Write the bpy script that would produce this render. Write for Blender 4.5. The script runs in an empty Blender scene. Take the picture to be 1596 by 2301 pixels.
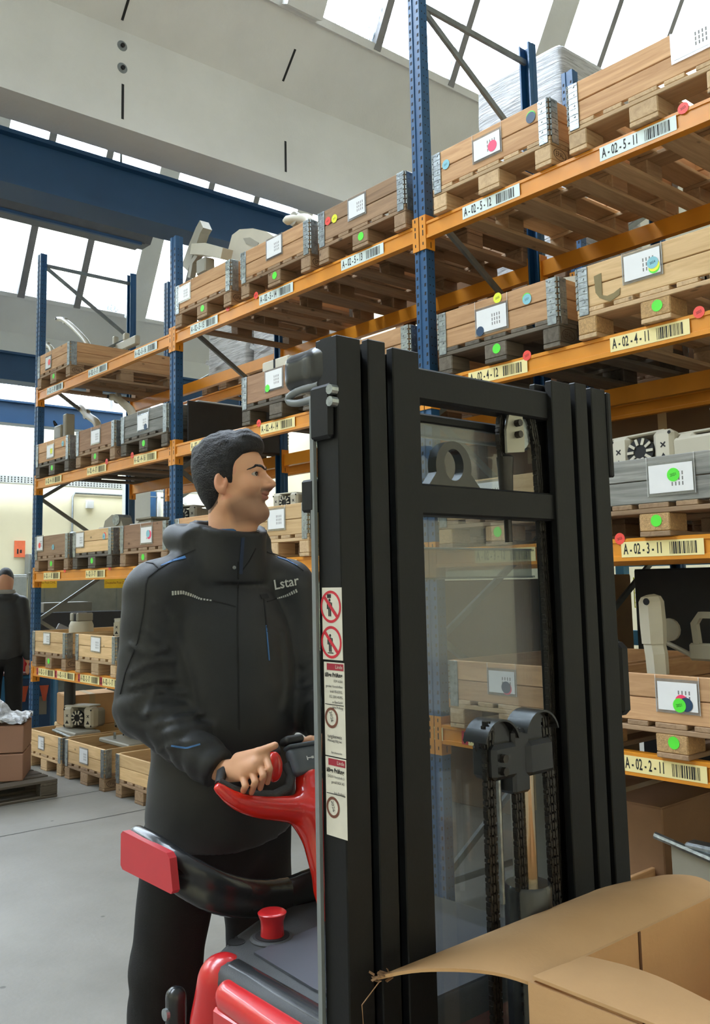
import bpy, bmesh, math, random
import numpy as np
from mathutils import Vector, Matrix
random.seed(7)
S = bpy.context.scene
C = S.collection

# ------------------------------------------------------------------ camera
CAM = (3.498, -3.585, 1.705)
YAW, PITCH, ROLL = math.radians(49.6), math.radians(6.6), math.radians(-1.14)
F_PX, PX, PY = 2045.2, 771.9, 1072.3
fw = Vector((-math.sin(YAW)*math.cos(PITCH), math.cos(YAW)*math.cos(PITCH), math.sin(PITCH)))
r0 = Vector((math.cos(YAW), math.sin(YAW), 0)); u0 = r0.cross(fw)
rr = math.cos(ROLL)*r0 + math.sin(ROLL)*u0
uu = -math.sin(ROLL)*r0 + math.cos(ROLL)*u0
cd = bpy.data.cameras.new('camera'); cam = bpy.data.objects.new('camera', cd); C.objects.link(cam)
cam.matrix_world = Matrix(((rr.x, uu.x, -fw.x, CAM[0]), (rr.y, uu.y, -fw.y, CAM[1]), (rr.z, uu.z, -fw.z, CAM[2]), (0, 0, 0, 1)))
cd.sensor_fit = 'VERTICAL'; cd.sensor_height = 36; cd.sensor_width = 36
cd.lens = F_PX/2301*36
cd.shift_x = (798-PX)/2301; cd.shift_y = -(1150.5-PY)/2301
cd.clip_start = 0.05; cd.clip_end = 200
S.camera = cam

# ------------------------------------------------------------------ sky, light, exposure
W = bpy.data.worlds.new('overcast_sky'); S.world = W; W.use_nodes = True
bg = W.node_tree.nodes['Background']; bg.inputs[0].default_value = (0.855, 0.875, 1.0, 1); bg.inputs[1].default_value = 25.5
S.view_settings.view_transform = 'Standard'; S.view_settings.look = 'None'
S.view_settings.gamma = 1; S.view_settings.use_curve_mapping = False
S.view_settings.exposure = EXPOSURE = 0.0
try:
    S.cycles.use_denoising = True
    S.cycles.max_bounces = 10; S.cycles.diffuse_bounces = 7; S.cycles.transparent_max_bounces = 16
    S.cycles.caustics_reflective = False; S.cycles.caustics_refractive = False
    S.cycles.sample_clamp_indirect = 8
except Exception: pass

# ------------------------------------------------------------------ materials
MATS = {}
def _mk(name):
    m = bpy.data.materials.new(name); m.use_nodes = True
    nt = m.node_tree; b = nt.nodes['Principled BSDF']
    return m, nt, b
def lin(c):
    return tuple(((v/255)/12.92 if v/255 <= .04045 else ((v/255+.055)/1.055)**2.4) for v in c)+(1,)
def N(nt, t, **kw):
    n = nt.nodes.new(t)
    for k, v in kw.items():
        if k.startswith('_'): setattr(n, k[1:], v)
        else: n.inputs[k.replace('__', ' ')].default_value = v
    return n
def plain(name, rgb, rough=.5, metal=0., var=.08, scale=9., bump=0., bscale=60., spec=.5, coat=0.):
    """painted / plastic / metal surface with a little procedural tone variation and fine relief"""
    if name in MATS: return MATS[name]
    m, nt, b = _mk(name); c = lin(rgb)
    tc = N(nt, 'ShaderNodeTexCoord'); nz = N(nt, 'ShaderNodeTexNoise', Scale=scale, Detail=4.)
    nt.links.new(tc.outputs['Object'], nz.inputs['Vector'])
    rp = N(nt, 'ShaderNodeValToRGB'); e = rp.color_ramp.elements
    e[0].position = .3; e[1].position = .7
    e[0].color = tuple(x*(1-var) for x in c[:3])+(1,); e[1].color = tuple(min(1, x*(1+var)) for x in c[:3])+(1,)
    nt.links.new(nz.outputs['Fac'], rp.inputs[0]); nt.links.new(rp.outputs[0], b.inputs['Base Color'])
    b.inputs['Roughness'].default_value = rough; b.inputs['Metallic'].default_value = metal
    b.inputs['Specular IOR Level'].default_value = spec; b.inputs['Coat Weight'].default_value = coat
    if bump:
        n2 = N(nt, 'ShaderNodeTexNoise', Scale=bscale, Detail=3.); nt.links.new(tc.outputs['Object'], n2.inputs['Vector'])
        bp = N(nt, 'ShaderNodeBump', Strength=bump, Distance=.01); nt.links.new(n2.outputs['Fac'], bp.inputs['Height'])
        nt.links.new(bp.outputs[0], b.inputs['Normal'])
    MATS[name] = m; return m
def wood(name, ca, cb, rough=.75, stretch=(1.2, 16, 16), knots=True):
    """board with grain along the board's own X axis, tone shifting from board to board"""
    if name in MATS: return MATS[name]
    m, nt, b = _mk(name)
    tc = N(nt, 'ShaderNodeTexCoord'); oi = N(nt, 'ShaderNodeObjectInfo')
    mp = N(nt, 'ShaderNodeMapping'); mp.inputs['Scale'].default_value = stretch
    off = N(nt, 'ShaderNodeVectorMath', _operation='SCALE'); off.inputs[0].default_value = (17, 31, 11)
    nt.links.new(oi.outputs['Random'], off.inputs['Scale'])
    ad = N(nt, 'ShaderNodeVectorMath', _operation='ADD')
    nt.links.new(tc.outputs['Object'], ad.inputs[0]); nt.links.new(off.outputs[0], ad.inputs[1])
    nt.links.new(ad.outputs[0], mp.inputs['Vector'])
    wn = N(nt, 'ShaderNodeTexNoise', Scale=1.6, Detail=6., Roughness=.62, Distortion=1.3)
    nt.links.new(mp.outputs[0], wn.inputs['Vector'])
    rp = N(nt, 'ShaderNodeValToRGB'); e = rp.color_ramp.elements
    e[0].position = .28; e[0].color = lin(ca); e[1].position = .68; e[1].color = lin(cb)
    nt.links.new(wn.outputs['Fac'], rp.inputs[0])
    last = rp.outputs[0]
    if knots:
        vo = N(nt, 'ShaderNodeTexVoronoi', Scale=5.); vm = N(nt, 'ShaderNodeMapping'); vm.inputs['Scale'].default_value = (.8, 1.6, 1.6)
        nt.links.new(ad.outputs[0], vm.inputs['Vector']); nt.links.new(vm.outputs[0], vo.inputs['Vector'])
        kr = N(nt, 'ShaderNodeValToRGB'); k = kr.color_ramp.elements
        k[0].position = .045; k[0].color = (.32, .32, .32, 1); k[1].position = .10; k[1].color = (1, 1, 1, 1)
        nt.links.new(vo.outputs['Distance'], kr.inputs[0])
        mx = N(nt, 'ShaderNodeMix', _data_type='RGBA', _blend_type='MULTIPLY'); mx.inputs['Factor'].default_value = .8
        nt.links.new(last, mx.inputs['A']); nt.links.new(kr.outputs[0], mx.inputs['B']); last = mx.outputs['Result']
    hv = N(nt, 'ShaderNodeHueSaturation'); mr = N(nt, 'ShaderNodeMapRange'); mr.inputs['To Min'].default_value = .78; mr.inputs['To Max'].default_value = 1.12
    nt.links.new(oi.outputs['Random'], mr.inputs['Value']); nt.links.new(mr.outputs[0], hv.inputs['Value']); nt.links.new(last, hv.inputs['Color'])
    nt.links.new(hv.outputs[0], b.inputs['Base Color']); b.inputs['Roughness'].default_value = rough
    b.inputs['Specular IOR Level'].default_value = .25
    bp = N(nt, 'ShaderNodeBump', Strength=.25, Distance=.004); nt.links.new(wn.outputs['Fac'], bp.inputs['Height']); nt.links.new(bp.outputs[0], b.inputs['Normal'])
    MATS[name] = m; return m
def clearmat(name, rgb=(235, 240, 240), haze=.08, rough=.15, gloss=.06, dirt=.1, scale=3.):
    """thin clear sheet: mostly see-through, a little haze and reflection"""
    if name in MATS: return MATS[name]
    m, nt, b = _mk(name); nt.nodes.remove(b); out = nt.nodes['Material Output']
    tr = N(nt, 'ShaderNodeBsdfTransparent'); tr.inputs[0].default_value = lin(rgb)
    df = N(nt, 'ShaderNodeBsdfDiffuse'); df.inputs[0].default_value = (.36, .37, .39, 1)
    gl = N(nt, 'ShaderNodeBsdfGlossy', Roughness=rough); gl.inputs[0].default_value = (.9, .9, .9, 1)
    tc = N(nt, 'ShaderNodeTexCoord'); nz = N(nt, 'ShaderNodeTexNoise', Scale=scale, Detail=5.); nt.links.new(tc.outputs['Object'], nz.inputs['Vector'])
    mr = N(nt, 'ShaderNodeMapRange'); mr.inputs['From Min'].default_value = .35; mr.inputs['From Max'].default_value = .7
    mr.inputs['To Min'].default_value = haze; mr.inputs['To Max'].default_value = haze+dirt
    nt.links.new(nz.outputs['Fac'], mr.inputs['Value'])
    m1 = N(nt, 'ShaderNodeMixShader'); nt.links.new(mr.outputs[0], m1.inputs[0]); nt.links.new(tr.outputs[0], m1.inputs[1]); nt.links.new(df.outputs[0], m1.inputs[2])
    fr = N(nt, 'ShaderNodeLayerWeight', Blend=.12); mm = N(nt, 'ShaderNodeMath', _operation='MULTIPLY_ADD'); mm.inputs[1].default_value = .35; mm.inputs[2].default_value = gloss
    nt.links.new(fr.outputs['Facing'], mm.inputs[0])
    m2 = N(nt, 'ShaderNodeMixShader'); nt.links.new(mm.outputs[0], m2.inputs[0]); nt.links.new(m1.outputs[0], m2.inputs[1]); nt.links.new(gl.outputs[0], m2.inputs[2])
    nt.links.new(m2.outputs[0], out.inputs['Surface']); MATS[name] = m; return m
def glazing(name):
    """obscured wired skylight glass: streaked with dirt, lets the daylight in"""
    m, nt, b = _mk(name); nt.nodes.remove(b); out = nt.nodes['Material Output']
    tr = N(nt, 'ShaderNodeBsdfTransparent'); df = N(nt, 'ShaderNodeBsdfTranslucent'); df.inputs[0].default_value = (.5, .62, .66, 1)
    tc = N(nt, 'ShaderNodeTexCoord')
    mp = N(nt, 'ShaderNodeMapping'); mp.inputs['Scale'].default_value = (10, 95, 14); nt.links.new(tc.outputs['Object'], mp.inputs['Vector'])
    nz = N(nt, 'ShaderNodeTexNoise', Scale=1., Detail=6., Roughness=.8); nt.links.new(mp.outputs[0], nz.inputs['Vector'])
    n2 = N(nt, 'ShaderNodeTexNoise', Scale=1.3, Detail=3.); nt.links.new(tc.outputs['Object'], n2.inputs['Vector'])
    mu = N(nt, 'ShaderNodeMath', _operation='MULTIPLY_ADD'); nt.links.new(n2.outputs['Fac'], mu.inputs[0]); mu.inputs[1].default_value = .35; nt.links.new(nz.outputs['Fac'], mu.inputs[2])
    rp = N(nt, 'ShaderNodeValToRGB'); e = rp.color_ramp.elements
    e[0].position = .66; e[0].color = (.92, .97, .97, 1); e[1].position = .86; e[1].color = (.02, .028, .03, 1)
    gm = N(nt, 'ShaderNodeNewGeometry'); sx = N(nt, 'ShaderNodeSeparateXYZ'); nt.links.new(gm.outputs['Position'], sx.inputs[0])
    zr = N(nt, 'ShaderNodeMapRange'); zr.inputs['From Min'].default_value = 7.4; zr.inputs['From Max'].default_value = 8.9; zr.inputs['To Min'].default_value = 1.06; zr.inputs['To Max'].default_value = .8
    nt.links.new(sx.outputs['Z'], zr.inputs['Value']); m3 = N(nt, 'ShaderNodeMath', _operation='MULTIPLY'); nt.links.new(mu.outputs[0], m3.inputs[0]); nt.links.new(zr.outputs[0], m3.inputs[1])
    nt.links.new(m3.outputs[0], rp.inputs[0]); nt.links.new(rp.outputs[0], tr.inputs[0])
    ms = N(nt, 'ShaderNodeMixShader'); ms.inputs[0].default_value = .12
    nt.links.new(tr.outputs[0], ms.inputs[1]); nt.links.new(df.outputs[0], ms.inputs[2]); nt.links.new(ms.outputs[0], out.inputs['Surface'])
    MATS[name] = m; return m
def concrete(name, ca, cb, scale=1.2, rough=.8, speck=True, bump=.15):
    if name in MATS: return MATS[name]
    m, nt, b = _mk(name); tc = N(nt, 'ShaderNodeTexCoord')
    n1 = N(nt, 'ShaderNodeTexNoise', Scale=scale, Detail=8., Roughness=.62); nt.links.new(tc.outputs['Object'], n1.inputs['Vector'])
    rp = N(nt, 'ShaderNodeValToRGB'); e = rp.color_ramp.elements; e[0].position = .3; e[1].position = .7
    e[0].color = lin(ca); e[1].color = lin(cb); nt.links.new(n1.outputs['Fac'], rp.inputs[0]); last = rp.outputs[0]
    if speck:
        v = N(nt, 'ShaderNodeTexVoronoi', Scale=3.2); nt.links.new(tc.outputs['Object'], v.inputs['Vector'])
        kr = N(nt, 'ShaderNodeValToRGB'); k = kr.color_ramp.elements; k[0].position = .03; k[0].color = (.25, .24, .23, 1); k[1].position = .05; k[1].color = (1, 1, 1, 1)
        nt.links.new(v.outputs['Distance'], kr.inputs[0])
        mx = N(nt, 'ShaderNodeMix', _data_type='RGBA', _blend_type='MULTIPLY'); mx.inputs['Factor'].default_value = .7
        nt.links.new(last, mx.inputs['A']); nt.links.new(kr.outputs[0], mx.inputs['B']); last = mx.outputs['Result']
    nt.links.new(last, b.inputs['Base Color']); b.inputs['Roughness'].default_value = rough; b.inputs['Specular IOR Level'].default_value = .3
    n2 = N(nt, 'ShaderNodeTexNoise', Scale=35., Detail=4.); nt.links.new(tc.outputs['Object'], n2.inputs['Vector'])
    bp = N(nt, 'ShaderNodeBump', Strength=bump, Distance=.01); nt.links.new(n2.outputs['Fac'], bp.inputs['Height']); nt.links.new(bp.outputs[0], b.inputs['Normal'])
    MATS[name] = m; return m
def vcol(name, rough=.5, bump=0., bscale=400., sss=0., attr='Col', spec=.4):
    """pigment stored per vertex (skin, stubble, lips)"""
    if name in MATS: return MATS[name]
    m, nt, b = _mk(name); a = N(nt, 'ShaderNodeVertexColor'); a.layer_name = attr
    nt.links.new(a.outputs[0], b.inputs['Base Color']); b.inputs['Roughness'].default_value = rough; b.inputs['Specular IOR Level'].default_value = spec
    if sss:
        b.inputs['Subsurface Weight'].default_value = sss; b.inputs['Subsurface Radius'].default_value = (.012, .005, .003); b.inputs['Subsurface Scale'].default_value = .6
    if bump:
        tc = N(nt, 'ShaderNodeTexCoord'); n2 = N(nt, 'ShaderNodeTexNoise', Scale=bscale, Detail=3.); nt.links.new(tc.outputs['Object'], n2.inputs['Vector'])
        bp = N(nt, 'ShaderNodeBump', Strength=bump, Distance=.002); nt.links.new(n2.outputs['Fac'], bp.inputs['Height']); nt.links.new(bp.outputs[0], b.inputs['Normal'])
    MATS[name] = m; return m
def wrapfilm(name, rgb=(232, 234, 236)):
    """crinkled stretch film, glossy and streaked"""
    if name in MATS: return MATS[name]
    m, nt, b = _mk(name); tc = N(nt, 'ShaderNodeTexCoord')
    mp = N(nt, 'ShaderNodeMapping'); mp.inputs['Rotation'].default_value = (.35, .3, 0); mp.inputs['Scale'].default_value = (2.2, 2.2, 34); nt.links.new(tc.outputs['Object'], mp.inputs['Vector'])
    nz = N(nt, 'ShaderNodeTexNoise', Scale=1.5, Detail=6., Roughness=.7, Distortion=.8); nt.links.new(mp.outputs[0], nz.inputs['Vector'])
    rp = N(nt, 'ShaderNodeValToRGB'); e = rp.color_ramp.elements; e[0].position = .36; e[1].position = .56
    c = lin(rgb); e[0].color = tuple(x*.42 for x in c[:3])+(1,); e[1].color = c
    nt.links.new(nz.outputs['Fac'], rp.inputs[0]); nt.links.new(rp.outputs[0], b.inputs['Base Color'])
    b.inputs['Roughness'].default_value = .28; b.inputs['Specular IOR Level'].default_value = .6
    bp = N(nt, 'ShaderNodeBump', Strength=.9, Distance=.02); nt.links.new(nz.outputs['Fac'], bp.inputs['Height']); nt.links.new(bp.outputs[0], b.inputs['Normal'])
    MATS[name] = m; return m

# ------------------------------------------------------------------ mesh building
class MB:
    def __init__(s): s.v = []; s.f = []
    def add(s, vs, fs):
        o = len(s.v); s.v += [tuple(map(float, p)) for p in vs]; s.f += [tuple(i+o for i in f) for f in fs]; return s
    def box(s, x0, x1, y0, y1, z0, z1):
        v = [(x, y, z) for x in (x0, x1) for y in (y0, y1) for z in (z0, z1)]
        return s.add(v, [(0, 1, 3, 2), (4, 6, 7, 5), (0, 4, 5, 1), (2, 3, 7, 6), (0, 2, 6, 4), (1, 5, 7, 3)])
    def obox(s, M, sx, sy, sz):
        v = [M @ Vector((x*sx/2, y*sy/2, z*sz/2)) for x in (-1, 1) for y in (-1, 1) for z in (-1, 1)]
        return s.add(v, [(0, 1, 3, 2), (4, 6, 7, 5), (0, 4, 5, 1), (2, 3, 7, 6), (0, 2, 6, 4), (1, 5, 7, 3)])
    def cbox(s, x0, x1, y0, y1, z0, z1, c):
        """box with chamfered edges"""
        c = min(c, (x1-x0)*.49, (y1-y0)*.49, (z1-z0)*.49)
        X, Y, Z = (x0, x1), (y0, y1), (z0, z1); vs = []; idx = {}
        for i in (0, 1):
            for j in (0, 1):
                for k in (0, 1):
                    sx, sy, sz = 1-2*i, 1-2*j, 1-2*k
                    for a in range(3):
                        p = [X[i]+(0 if a == 0 else sx*c), Y[j]+(0 if a == 1 else sy*c), Z[k]+(0 if a == 2 else sz*c)]
                        idx[i, j, k, a] = len(vs); vs.append(p)
        g = lambda i, j, k, a: idx[i, j, k, a]; fs = []
        for i in (0, 1):
            q = [g(i, 0, 0, 0), g(i, 1, 0, 0), g(i, 1, 1, 0), g(i, 0, 1, 0)]; fs.append(q if i else q[::-1])
            q = [g(0, i, 0, 1), g(0, i, 1, 1), g(1, i, 1, 1), g(1, i, 0, 1)]; fs.append(q if i else q[::-1])
            q = [g(0, 0, i, 2), g(1, 0, i, 2), g(1, 1, i, 2), g(0, 1, i, 2)]; fs.append(q if i else q[::-1])
        for i in (0, 1):
            for j in (0, 1):
                q = [g(i, j, 0, 0), g(i, j, 1, 0), g(i, j, 1, 1), g(i, j, 0, 1)]; fs.append(q if (i ^ j) else q[::-1])
                q = [g(i, 0, j, 0), g(i, 0, j, 2), g(i, 1, j, 2), g(i, 1, j, 0)]; fs.append(q if (i ^ j) else q[::-1])
                q = [g(0, i, j, 1), g(1, i, j, 1), g(1, i, j, 2), g(0, i, j, 2)]; fs.append(q if (i ^ j) else q[::-1])
        for i in (0, 1):
            for j in (0, 1):
                for k in (0, 1):
                    q = [g(i, j, k, 0), g(i, j, k, 1), g(i, j, k, 2)]; fs.append(q if (i ^ j ^ k) else q[::-1])
        return s.add(vs, fs)
    def prism(s, poly, axis, lo, hi):
        """2-D polygon (counter-clockwise) pushed along an axis"""
        n = len(poly)
        def p3(a, b, t): return {'x': (t, a, b), 'y': (a, t, b), 'z': (a, b, t)}[axis]
        vs = [p3(a, b, lo) for a, b in poly]+[p3(a, b, hi) for a, b in poly]
        return s.add(vs, [tuple(range(n-1, -1, -1)), tuple(range(n, 2*n))]+[(i, (i+1) % n, n+(i+1) % n, n+i) for i in range(n)])
    def tube(s, pts, r, n=10, cap=True):
        """round bar through points; r a number or one per point"""
        pts = [Vector(p) for p in pts]; rs = r if hasattr(r, '__len__') else [r]*len(pts); base = []
        t = (pts[1]-pts[0]).normalized(); a = t.orthogonal().normalized(); b = t.cross(a); vs = []; fs = []
        for i, p in enumerate(pts):
            d = (pts[min(i+1, len(pts)-1)]-pts[max(i-1, 0)]).normalized()
            a = (a-d*a.dot(d)).normalized(); b = d.cross(a)
            for k in range(n):
                w = 2*math.pi*k/n; vs.append(p+(a*math.cos(w)+b*math.sin(w))*rs[i])
        for i in range(len(pts)-1):
            for k in range(n): fs.append((i*n+k, i*n+(k+1) % n, (i+1)*n+(k+1) % n, (i+1)*n+k))
        if cap: fs += [tuple(range(n-1, -1, -1)), tuple((len(pts)-1)*n+k for k in range(n))]
        return s.add(vs, fs)
    def strip(s, pts, w, t, up=(0, 0, 1)):
        """flat bar swept through points; w across, t thick"""
        pts = [Vector(p) for p in pts]; up = Vector(up); vs = []; fs = []
        for i, p in enumerate(pts):
            d = (pts[min(i+1, len(pts)-1)]-pts[max(i-1, 0)]).normalized(); sd = d.cross(up)
            sd = sd.normalized() if sd.length > 1e-6 else d.orthogonal().normalized(); n = sd.cross(d).normalized()
            ww = w[i] if hasattr(w, '__len__') else w; tt = t[i] if hasattr(t, '__len__') else t
            vs += [p+sd*ww/2+n*tt/2, p-sd*ww/2+n*tt/2, p-sd*ww/2-n*tt/2, p+sd*ww/2-n*tt/2]
        for i in range(len(pts)-1):
            for k in range(4): fs.append((i*4+k, i*4+(k+1) % 4, i*4+4+(k+1) % 4, i*4+4+k))
        fs += [(3, 2, 1, 0), tuple(4*(len(pts)-1)+k for k in range(4))]
        return s.add(vs, fs)
    def lathe(s, prof, c=(0, 0, 0), n=20, axis='z'):
        vs = []; fs = []
        for r, z in prof:
            for k in range(n):
                w = 2*math.pi*k/n; a, b = r*math.cos(w), r*math.sin(w)
                vs.append({'z': (c[0]+a, c[1]+b, c[2]+z), 'y': (c[0]+b, c[1]+z, c[2]+a), 'x': (c[0]+z, c[1]+a, c[2]+b)}[axis])
        m = len(prof)
        for i in range(m-1):
            for k in range(n): fs.append((i*n+k, i*n+(k+1) % n, (i+1)*n+(k+1) % n, (i+1)*n+k))
        fs += [tuple(range(n-1, -1, -1)), tuple((m-1)*n+k for k in range(n))]
        return s.add(vs, fs)
    def grid(s, P, thick=None):
        """P[i][j] points -> sheet; with thickness along the local normal"""
        A = np.array(P, float); n, m = A.shape[:2]
        du = np.gradient(A, axis=0); dv = np.gradient(A, axis=1); nr = np.cross(du, dv); nr /= np.linalg.norm(nr, axis=2, keepdims=True)+1e-12
        idx = lambda i, j, o=0: o+i*m+j
        vs = list(A.reshape(-1, 3)); fs = [(idx(i, j), idx(i+1, j), idx(i+1, j+1), idx(i, j+1)) for i in range(n-1) for j in range(m-1)]
        if thick:
            B = A-nr*thick; o = n*m; vs += list(B.reshape(-1, 3))
            fs += [(idx(i, j, o), idx(i, j+1, o), idx(i+1, j+1, o), idx(i+1, j, o)) for i in range(n-1) for j in range(m-1)]
            rim = [(i, 0) for i in range(n)]+[(n-1, j) for j in range(1, m)]+[(i, m-1) for i in range(n-2, -1, -1)]+[(0, j) for j in range(m-2, 0, -1)]
            for k in range(len(rim)):
                a, b = rim[k], rim[(k+1) % len(rim)]; fs.append((idx(*b), idx(*a), idx(*a, o), idx(*b, o)))
        return s.add(vs, fs)
    def mesh(s, name='m', smooth=None):
        me = bpy.data.meshes.new(name); me.from_pydata(s.v, [], s.f); me.update()
        if smooth is not None:
            me.shade_smooth()
            if smooth < 179: me.set_sharp_from_angle(angle=math.radians(smooth))
        return me
def obj(name, me, mat=None, parent=None, loc=None, rot=None, smooth=None, scale=None):
    if isinstance(me, MB): me = me.mesh(name, smooth)
    if mat is not None and len(me.materials) == 0: me.materials.append(mat)
    o = bpy.data.objects.new(name, me); C.objects.link(o)
    if parent is not None: o.parent = parent
    if loc is not None: o.location = loc
    if rot is not None: o.rotation_euler = rot
    if scale is not None: o.scale = scale
    if mat is not None and me.materials[0] != mat:
        o.material_slots[0].link = 'OBJECT'; o.material_slots[0].material = mat
    return o
def tag(o, label, cat, group=None):
    o['label'] = label; o['category'] = cat
    if group: o['group'] = group
    return o
def thing(name, label, cat, loc=(0, 0, 0), rotz=0., group=None):
    o = bpy.data.objects.new(name, None); C.objects.link(o); o.empty_display_size = .05
    o.location = loc; o.rotation_euler = (0, 0, rotz); return tag(o, label, cat, group)
def struct(name, me, mat, parent=None, smooth=None, **kw):
    o = obj(name, me, mat, parent, smooth=smooth, **kw)
    if parent is None: o['kind'] = 'structure'
    return o
_txt = {}
def text_mesh(s, size=1., align='LEFT', sx=1., bold=0.):
    """flat printed lettering (letters face +Z, baseline along +X)"""
    k = (s, size, align, sx, bold)
    if k in _txt: return _txt[k]
    cu = bpy.data.curves.new('lettering', 'FONT'); cu.body = s; cu.size = size; cu.align_x = align; cu.align_y = 'CENTER'; cu.resolution_u = 2; cu.offset = bold
    t = bpy.data.objects.new('lettering', cu); C.objects.link(t); dg = bpy.context.evaluated_depsgraph_get()
    me = bpy.data.meshes.new_from_object(t.evaluated_get(dg)); bpy.data.objects.remove(t); bpy.data.curves.remove(cu)
    if sx != 1.:
        for v in me.vertices: v.co.x *= sx
    me.materials.clear(); _txt[k] = me; return me
def lettering(s, size, mat, parent, loc, rot=(math.pi/2, 0, 0), align='LEFT', sx=1., bold=0., name='lettering'):
    return obj(name, text_mesh(s, size, align, sx, bold), mat, parent, loc, rot)

# ------------------------------------------------------------------ smooth solids from distance fields
def smin(a, b, k):
    h = np.clip(.5+.5*(b-a)/k, 0, 1); return b*(1-h)+a*h-k*h*(1-h)
def smax(a, b, k): return -smin(-a, -b, k)
def d_cap(P, a, b, ra, rb=None):
    rb = ra if rb is None else rb; a = np.array(a, float); b = np.array(b, float); ab = b-a
    t = np.clip(((P-a)@ab)/(ab@ab), 0, 1); return np.linalg.norm(P-a-t[..., None]*ab, axis=-1)-(ra+(rb-ra)*t)
def d_ell(P, c, r, R=None):
    q = P-np.array(c, float)
    if R is not None: q = q@R
    r = np.array(r, float); k0 = np.linalg.norm(q/r, axis=-1); k1 = np.linalg.norm(q/(r*r), axis=-1)+1e-9
    return k0*(k0-1)/k1
def d_box(P, c, h, rad=0., R=None):
    q = P-np.array(c, float)
    if R is not None: q = q@R
    q = np.abs(q)-np.array(h, float)+rad
    return np.linalg.norm(np.maximum(q, 0), axis=-1)+np.minimum(q.max(-1), 0)-rad
def rotm(rx=0, ry=0, rz=0):
    return np.array(Matrix.Rotation(rz, 3, 'Z') @ Matrix.Rotation(ry, 3, 'Y') @ Matrix.Rotation(rx, 3, 'X'))
def wav(P, f, seed=0):
    """cheap smooth 3-D noise from a few sine waves"""
    r = np.random.RandomState(seed); o = 0
    for i in range(5):
        d = r.normal(size=3); d /= np.linalg.norm(d); o = o+np.sin((P@d)*f*(.6+.9*r.rand())+r.rand()*6.28)
    return o/5
def sdf_mesh(fn, lo, hi, h, smooth_iter=1):
    """surface-nets polygonisation of fn(P)<0"""
    lo = np.array(lo, float); n = np.ceil((np.array(hi)-lo)/h).astype(int)+1
    xs = [lo[i]+h*np.arange(n[i]) for i in range(3)]
    D = np.empty(tuple(n), np.float32)
    for i in range(n[0]):
        Y, Z = np.meshgrid(xs[1], xs[2], indexing='ij'); P = np.stack([np.full_like(Y, xs[0][i]), Y, Z], -1); D[i] = fn(P)
    sgn = D < 0
    c = np.zeros(tuple(n-1), np.int8)
    for a in (0, 1):
        for b in (0, 1):
            for d in (0, 1): c += sgn[a:n[0]-1+a, b:n[1]-1+b, d:n[2]-1+d]
    act = (c > 0) & (c < 8); I = np.argwhere(act); vid = -np.ones(act.shape, np.int64); vid[act] = np.arange(len(I))
    acc = np.zeros((len(I), 3)); cnt = np.zeros(len(I)); cor = [(a, b, d) for a in (0, 1) for b in (0, 1) for d in (0, 1)]
    for p in cor:
        for ax in range(3):
            if p[ax]: continue
            q = list(p); q[ax] = 1
            v0 = D[I[:, 0]+p[0], I[:, 1]+p[1], I[:, 2]+p[2]]; v1 = D[I[:, 0]+q[0], I[:, 1]+q[1], I[:, 2]+q[2]]
            m = (v0 < 0) != (v1 < 0); t = np.where(m, v0/(v0-v1+1e-20), 0)
            pos = np.array(p, float)[None]+np.eye(3)[ax][None]*t[:, None]
            acc[m] += pos[m]; cnt[m] += 1
    V = lo+(I+acc/cnt[:, None])*h; F = []
    for ax in range(3):
        u, w = (ax+1) % 3, (ax+2) % 3
        s0 = [slice(None)]*3; s1 = [slice(None)]*3; s0[ax] = slice(0, -1); s1[ax] = slice(1, None)
        for s in (s0, s1):
            s[u] = slice(1, -1) if s[u] == slice(None) else s[u]; s[w] = slice(1, -1) if s[w] == slice(None) else s[w]
        A = sgn[tuple(s0)]; B = sgn[tuple(s1)]; E = np.argwhere(A != B)
        if not len(E): continue
        fl = A[tuple(E.T)]; base = E.copy(); base[:, u] += 1; base[:, w] += 1
        def cell(du, dw):
            k = base.copy(); k[:, u] -= du; k[:, w] -= dw; return vid[tuple(k.T)]
        q = np.stack([cell(1, 1), cell(0, 1), cell(0, 0), cell(1, 0)], 1); q[~fl] = q[~fl][:, ::-1]; F.append(q)
    F = np.concatenate(F); F = F[(F >= 0).all(1)]
    for _ in range(smooth_iter):
        a = np.zeros_like(V); k = np.zeros(len(V))
        for i in range(4):
            np.add.at(a, F[:, i], V[F[:, (i+1) % 4]]); np.add.at(k, F[:, i], 1)
            np.add.at(a, F[:, i], V[F[:, (i-1) % 4]]); np.add.at(k, F[:, i], 1)
        V = V*.5+.5*a/np.maximum(k, 1)[:, None]
    me = bpy.data.meshes.new('body'); me.vertices.add(len(V)); me.vertices.foreach_set('co', V.astype(np.float32).ravel())
    me.loops.add(F.size); me.loops.foreach_set('vertex_index', F.astype(np.int32).ravel())
    me.polygons.add(len(F)); me.polygons.foreach_set('loop_start', np.arange(0, F.size, 4, dtype=np.int32)); me.polygons.foreach_set('loop_total', np.full(len(F), 4, np.int32))
    me.update(calc_edges=True); me.shade_smooth(); return me, V
def paint(me, cols):
    at = me.color_attributes.new('Col', 'FLOAT_COLOR', 'POINT'); a = np.ones((len(cols), 4), np.float32); a[:, :3] = cols; at.data.foreach_set('color', a.ravel())
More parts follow.
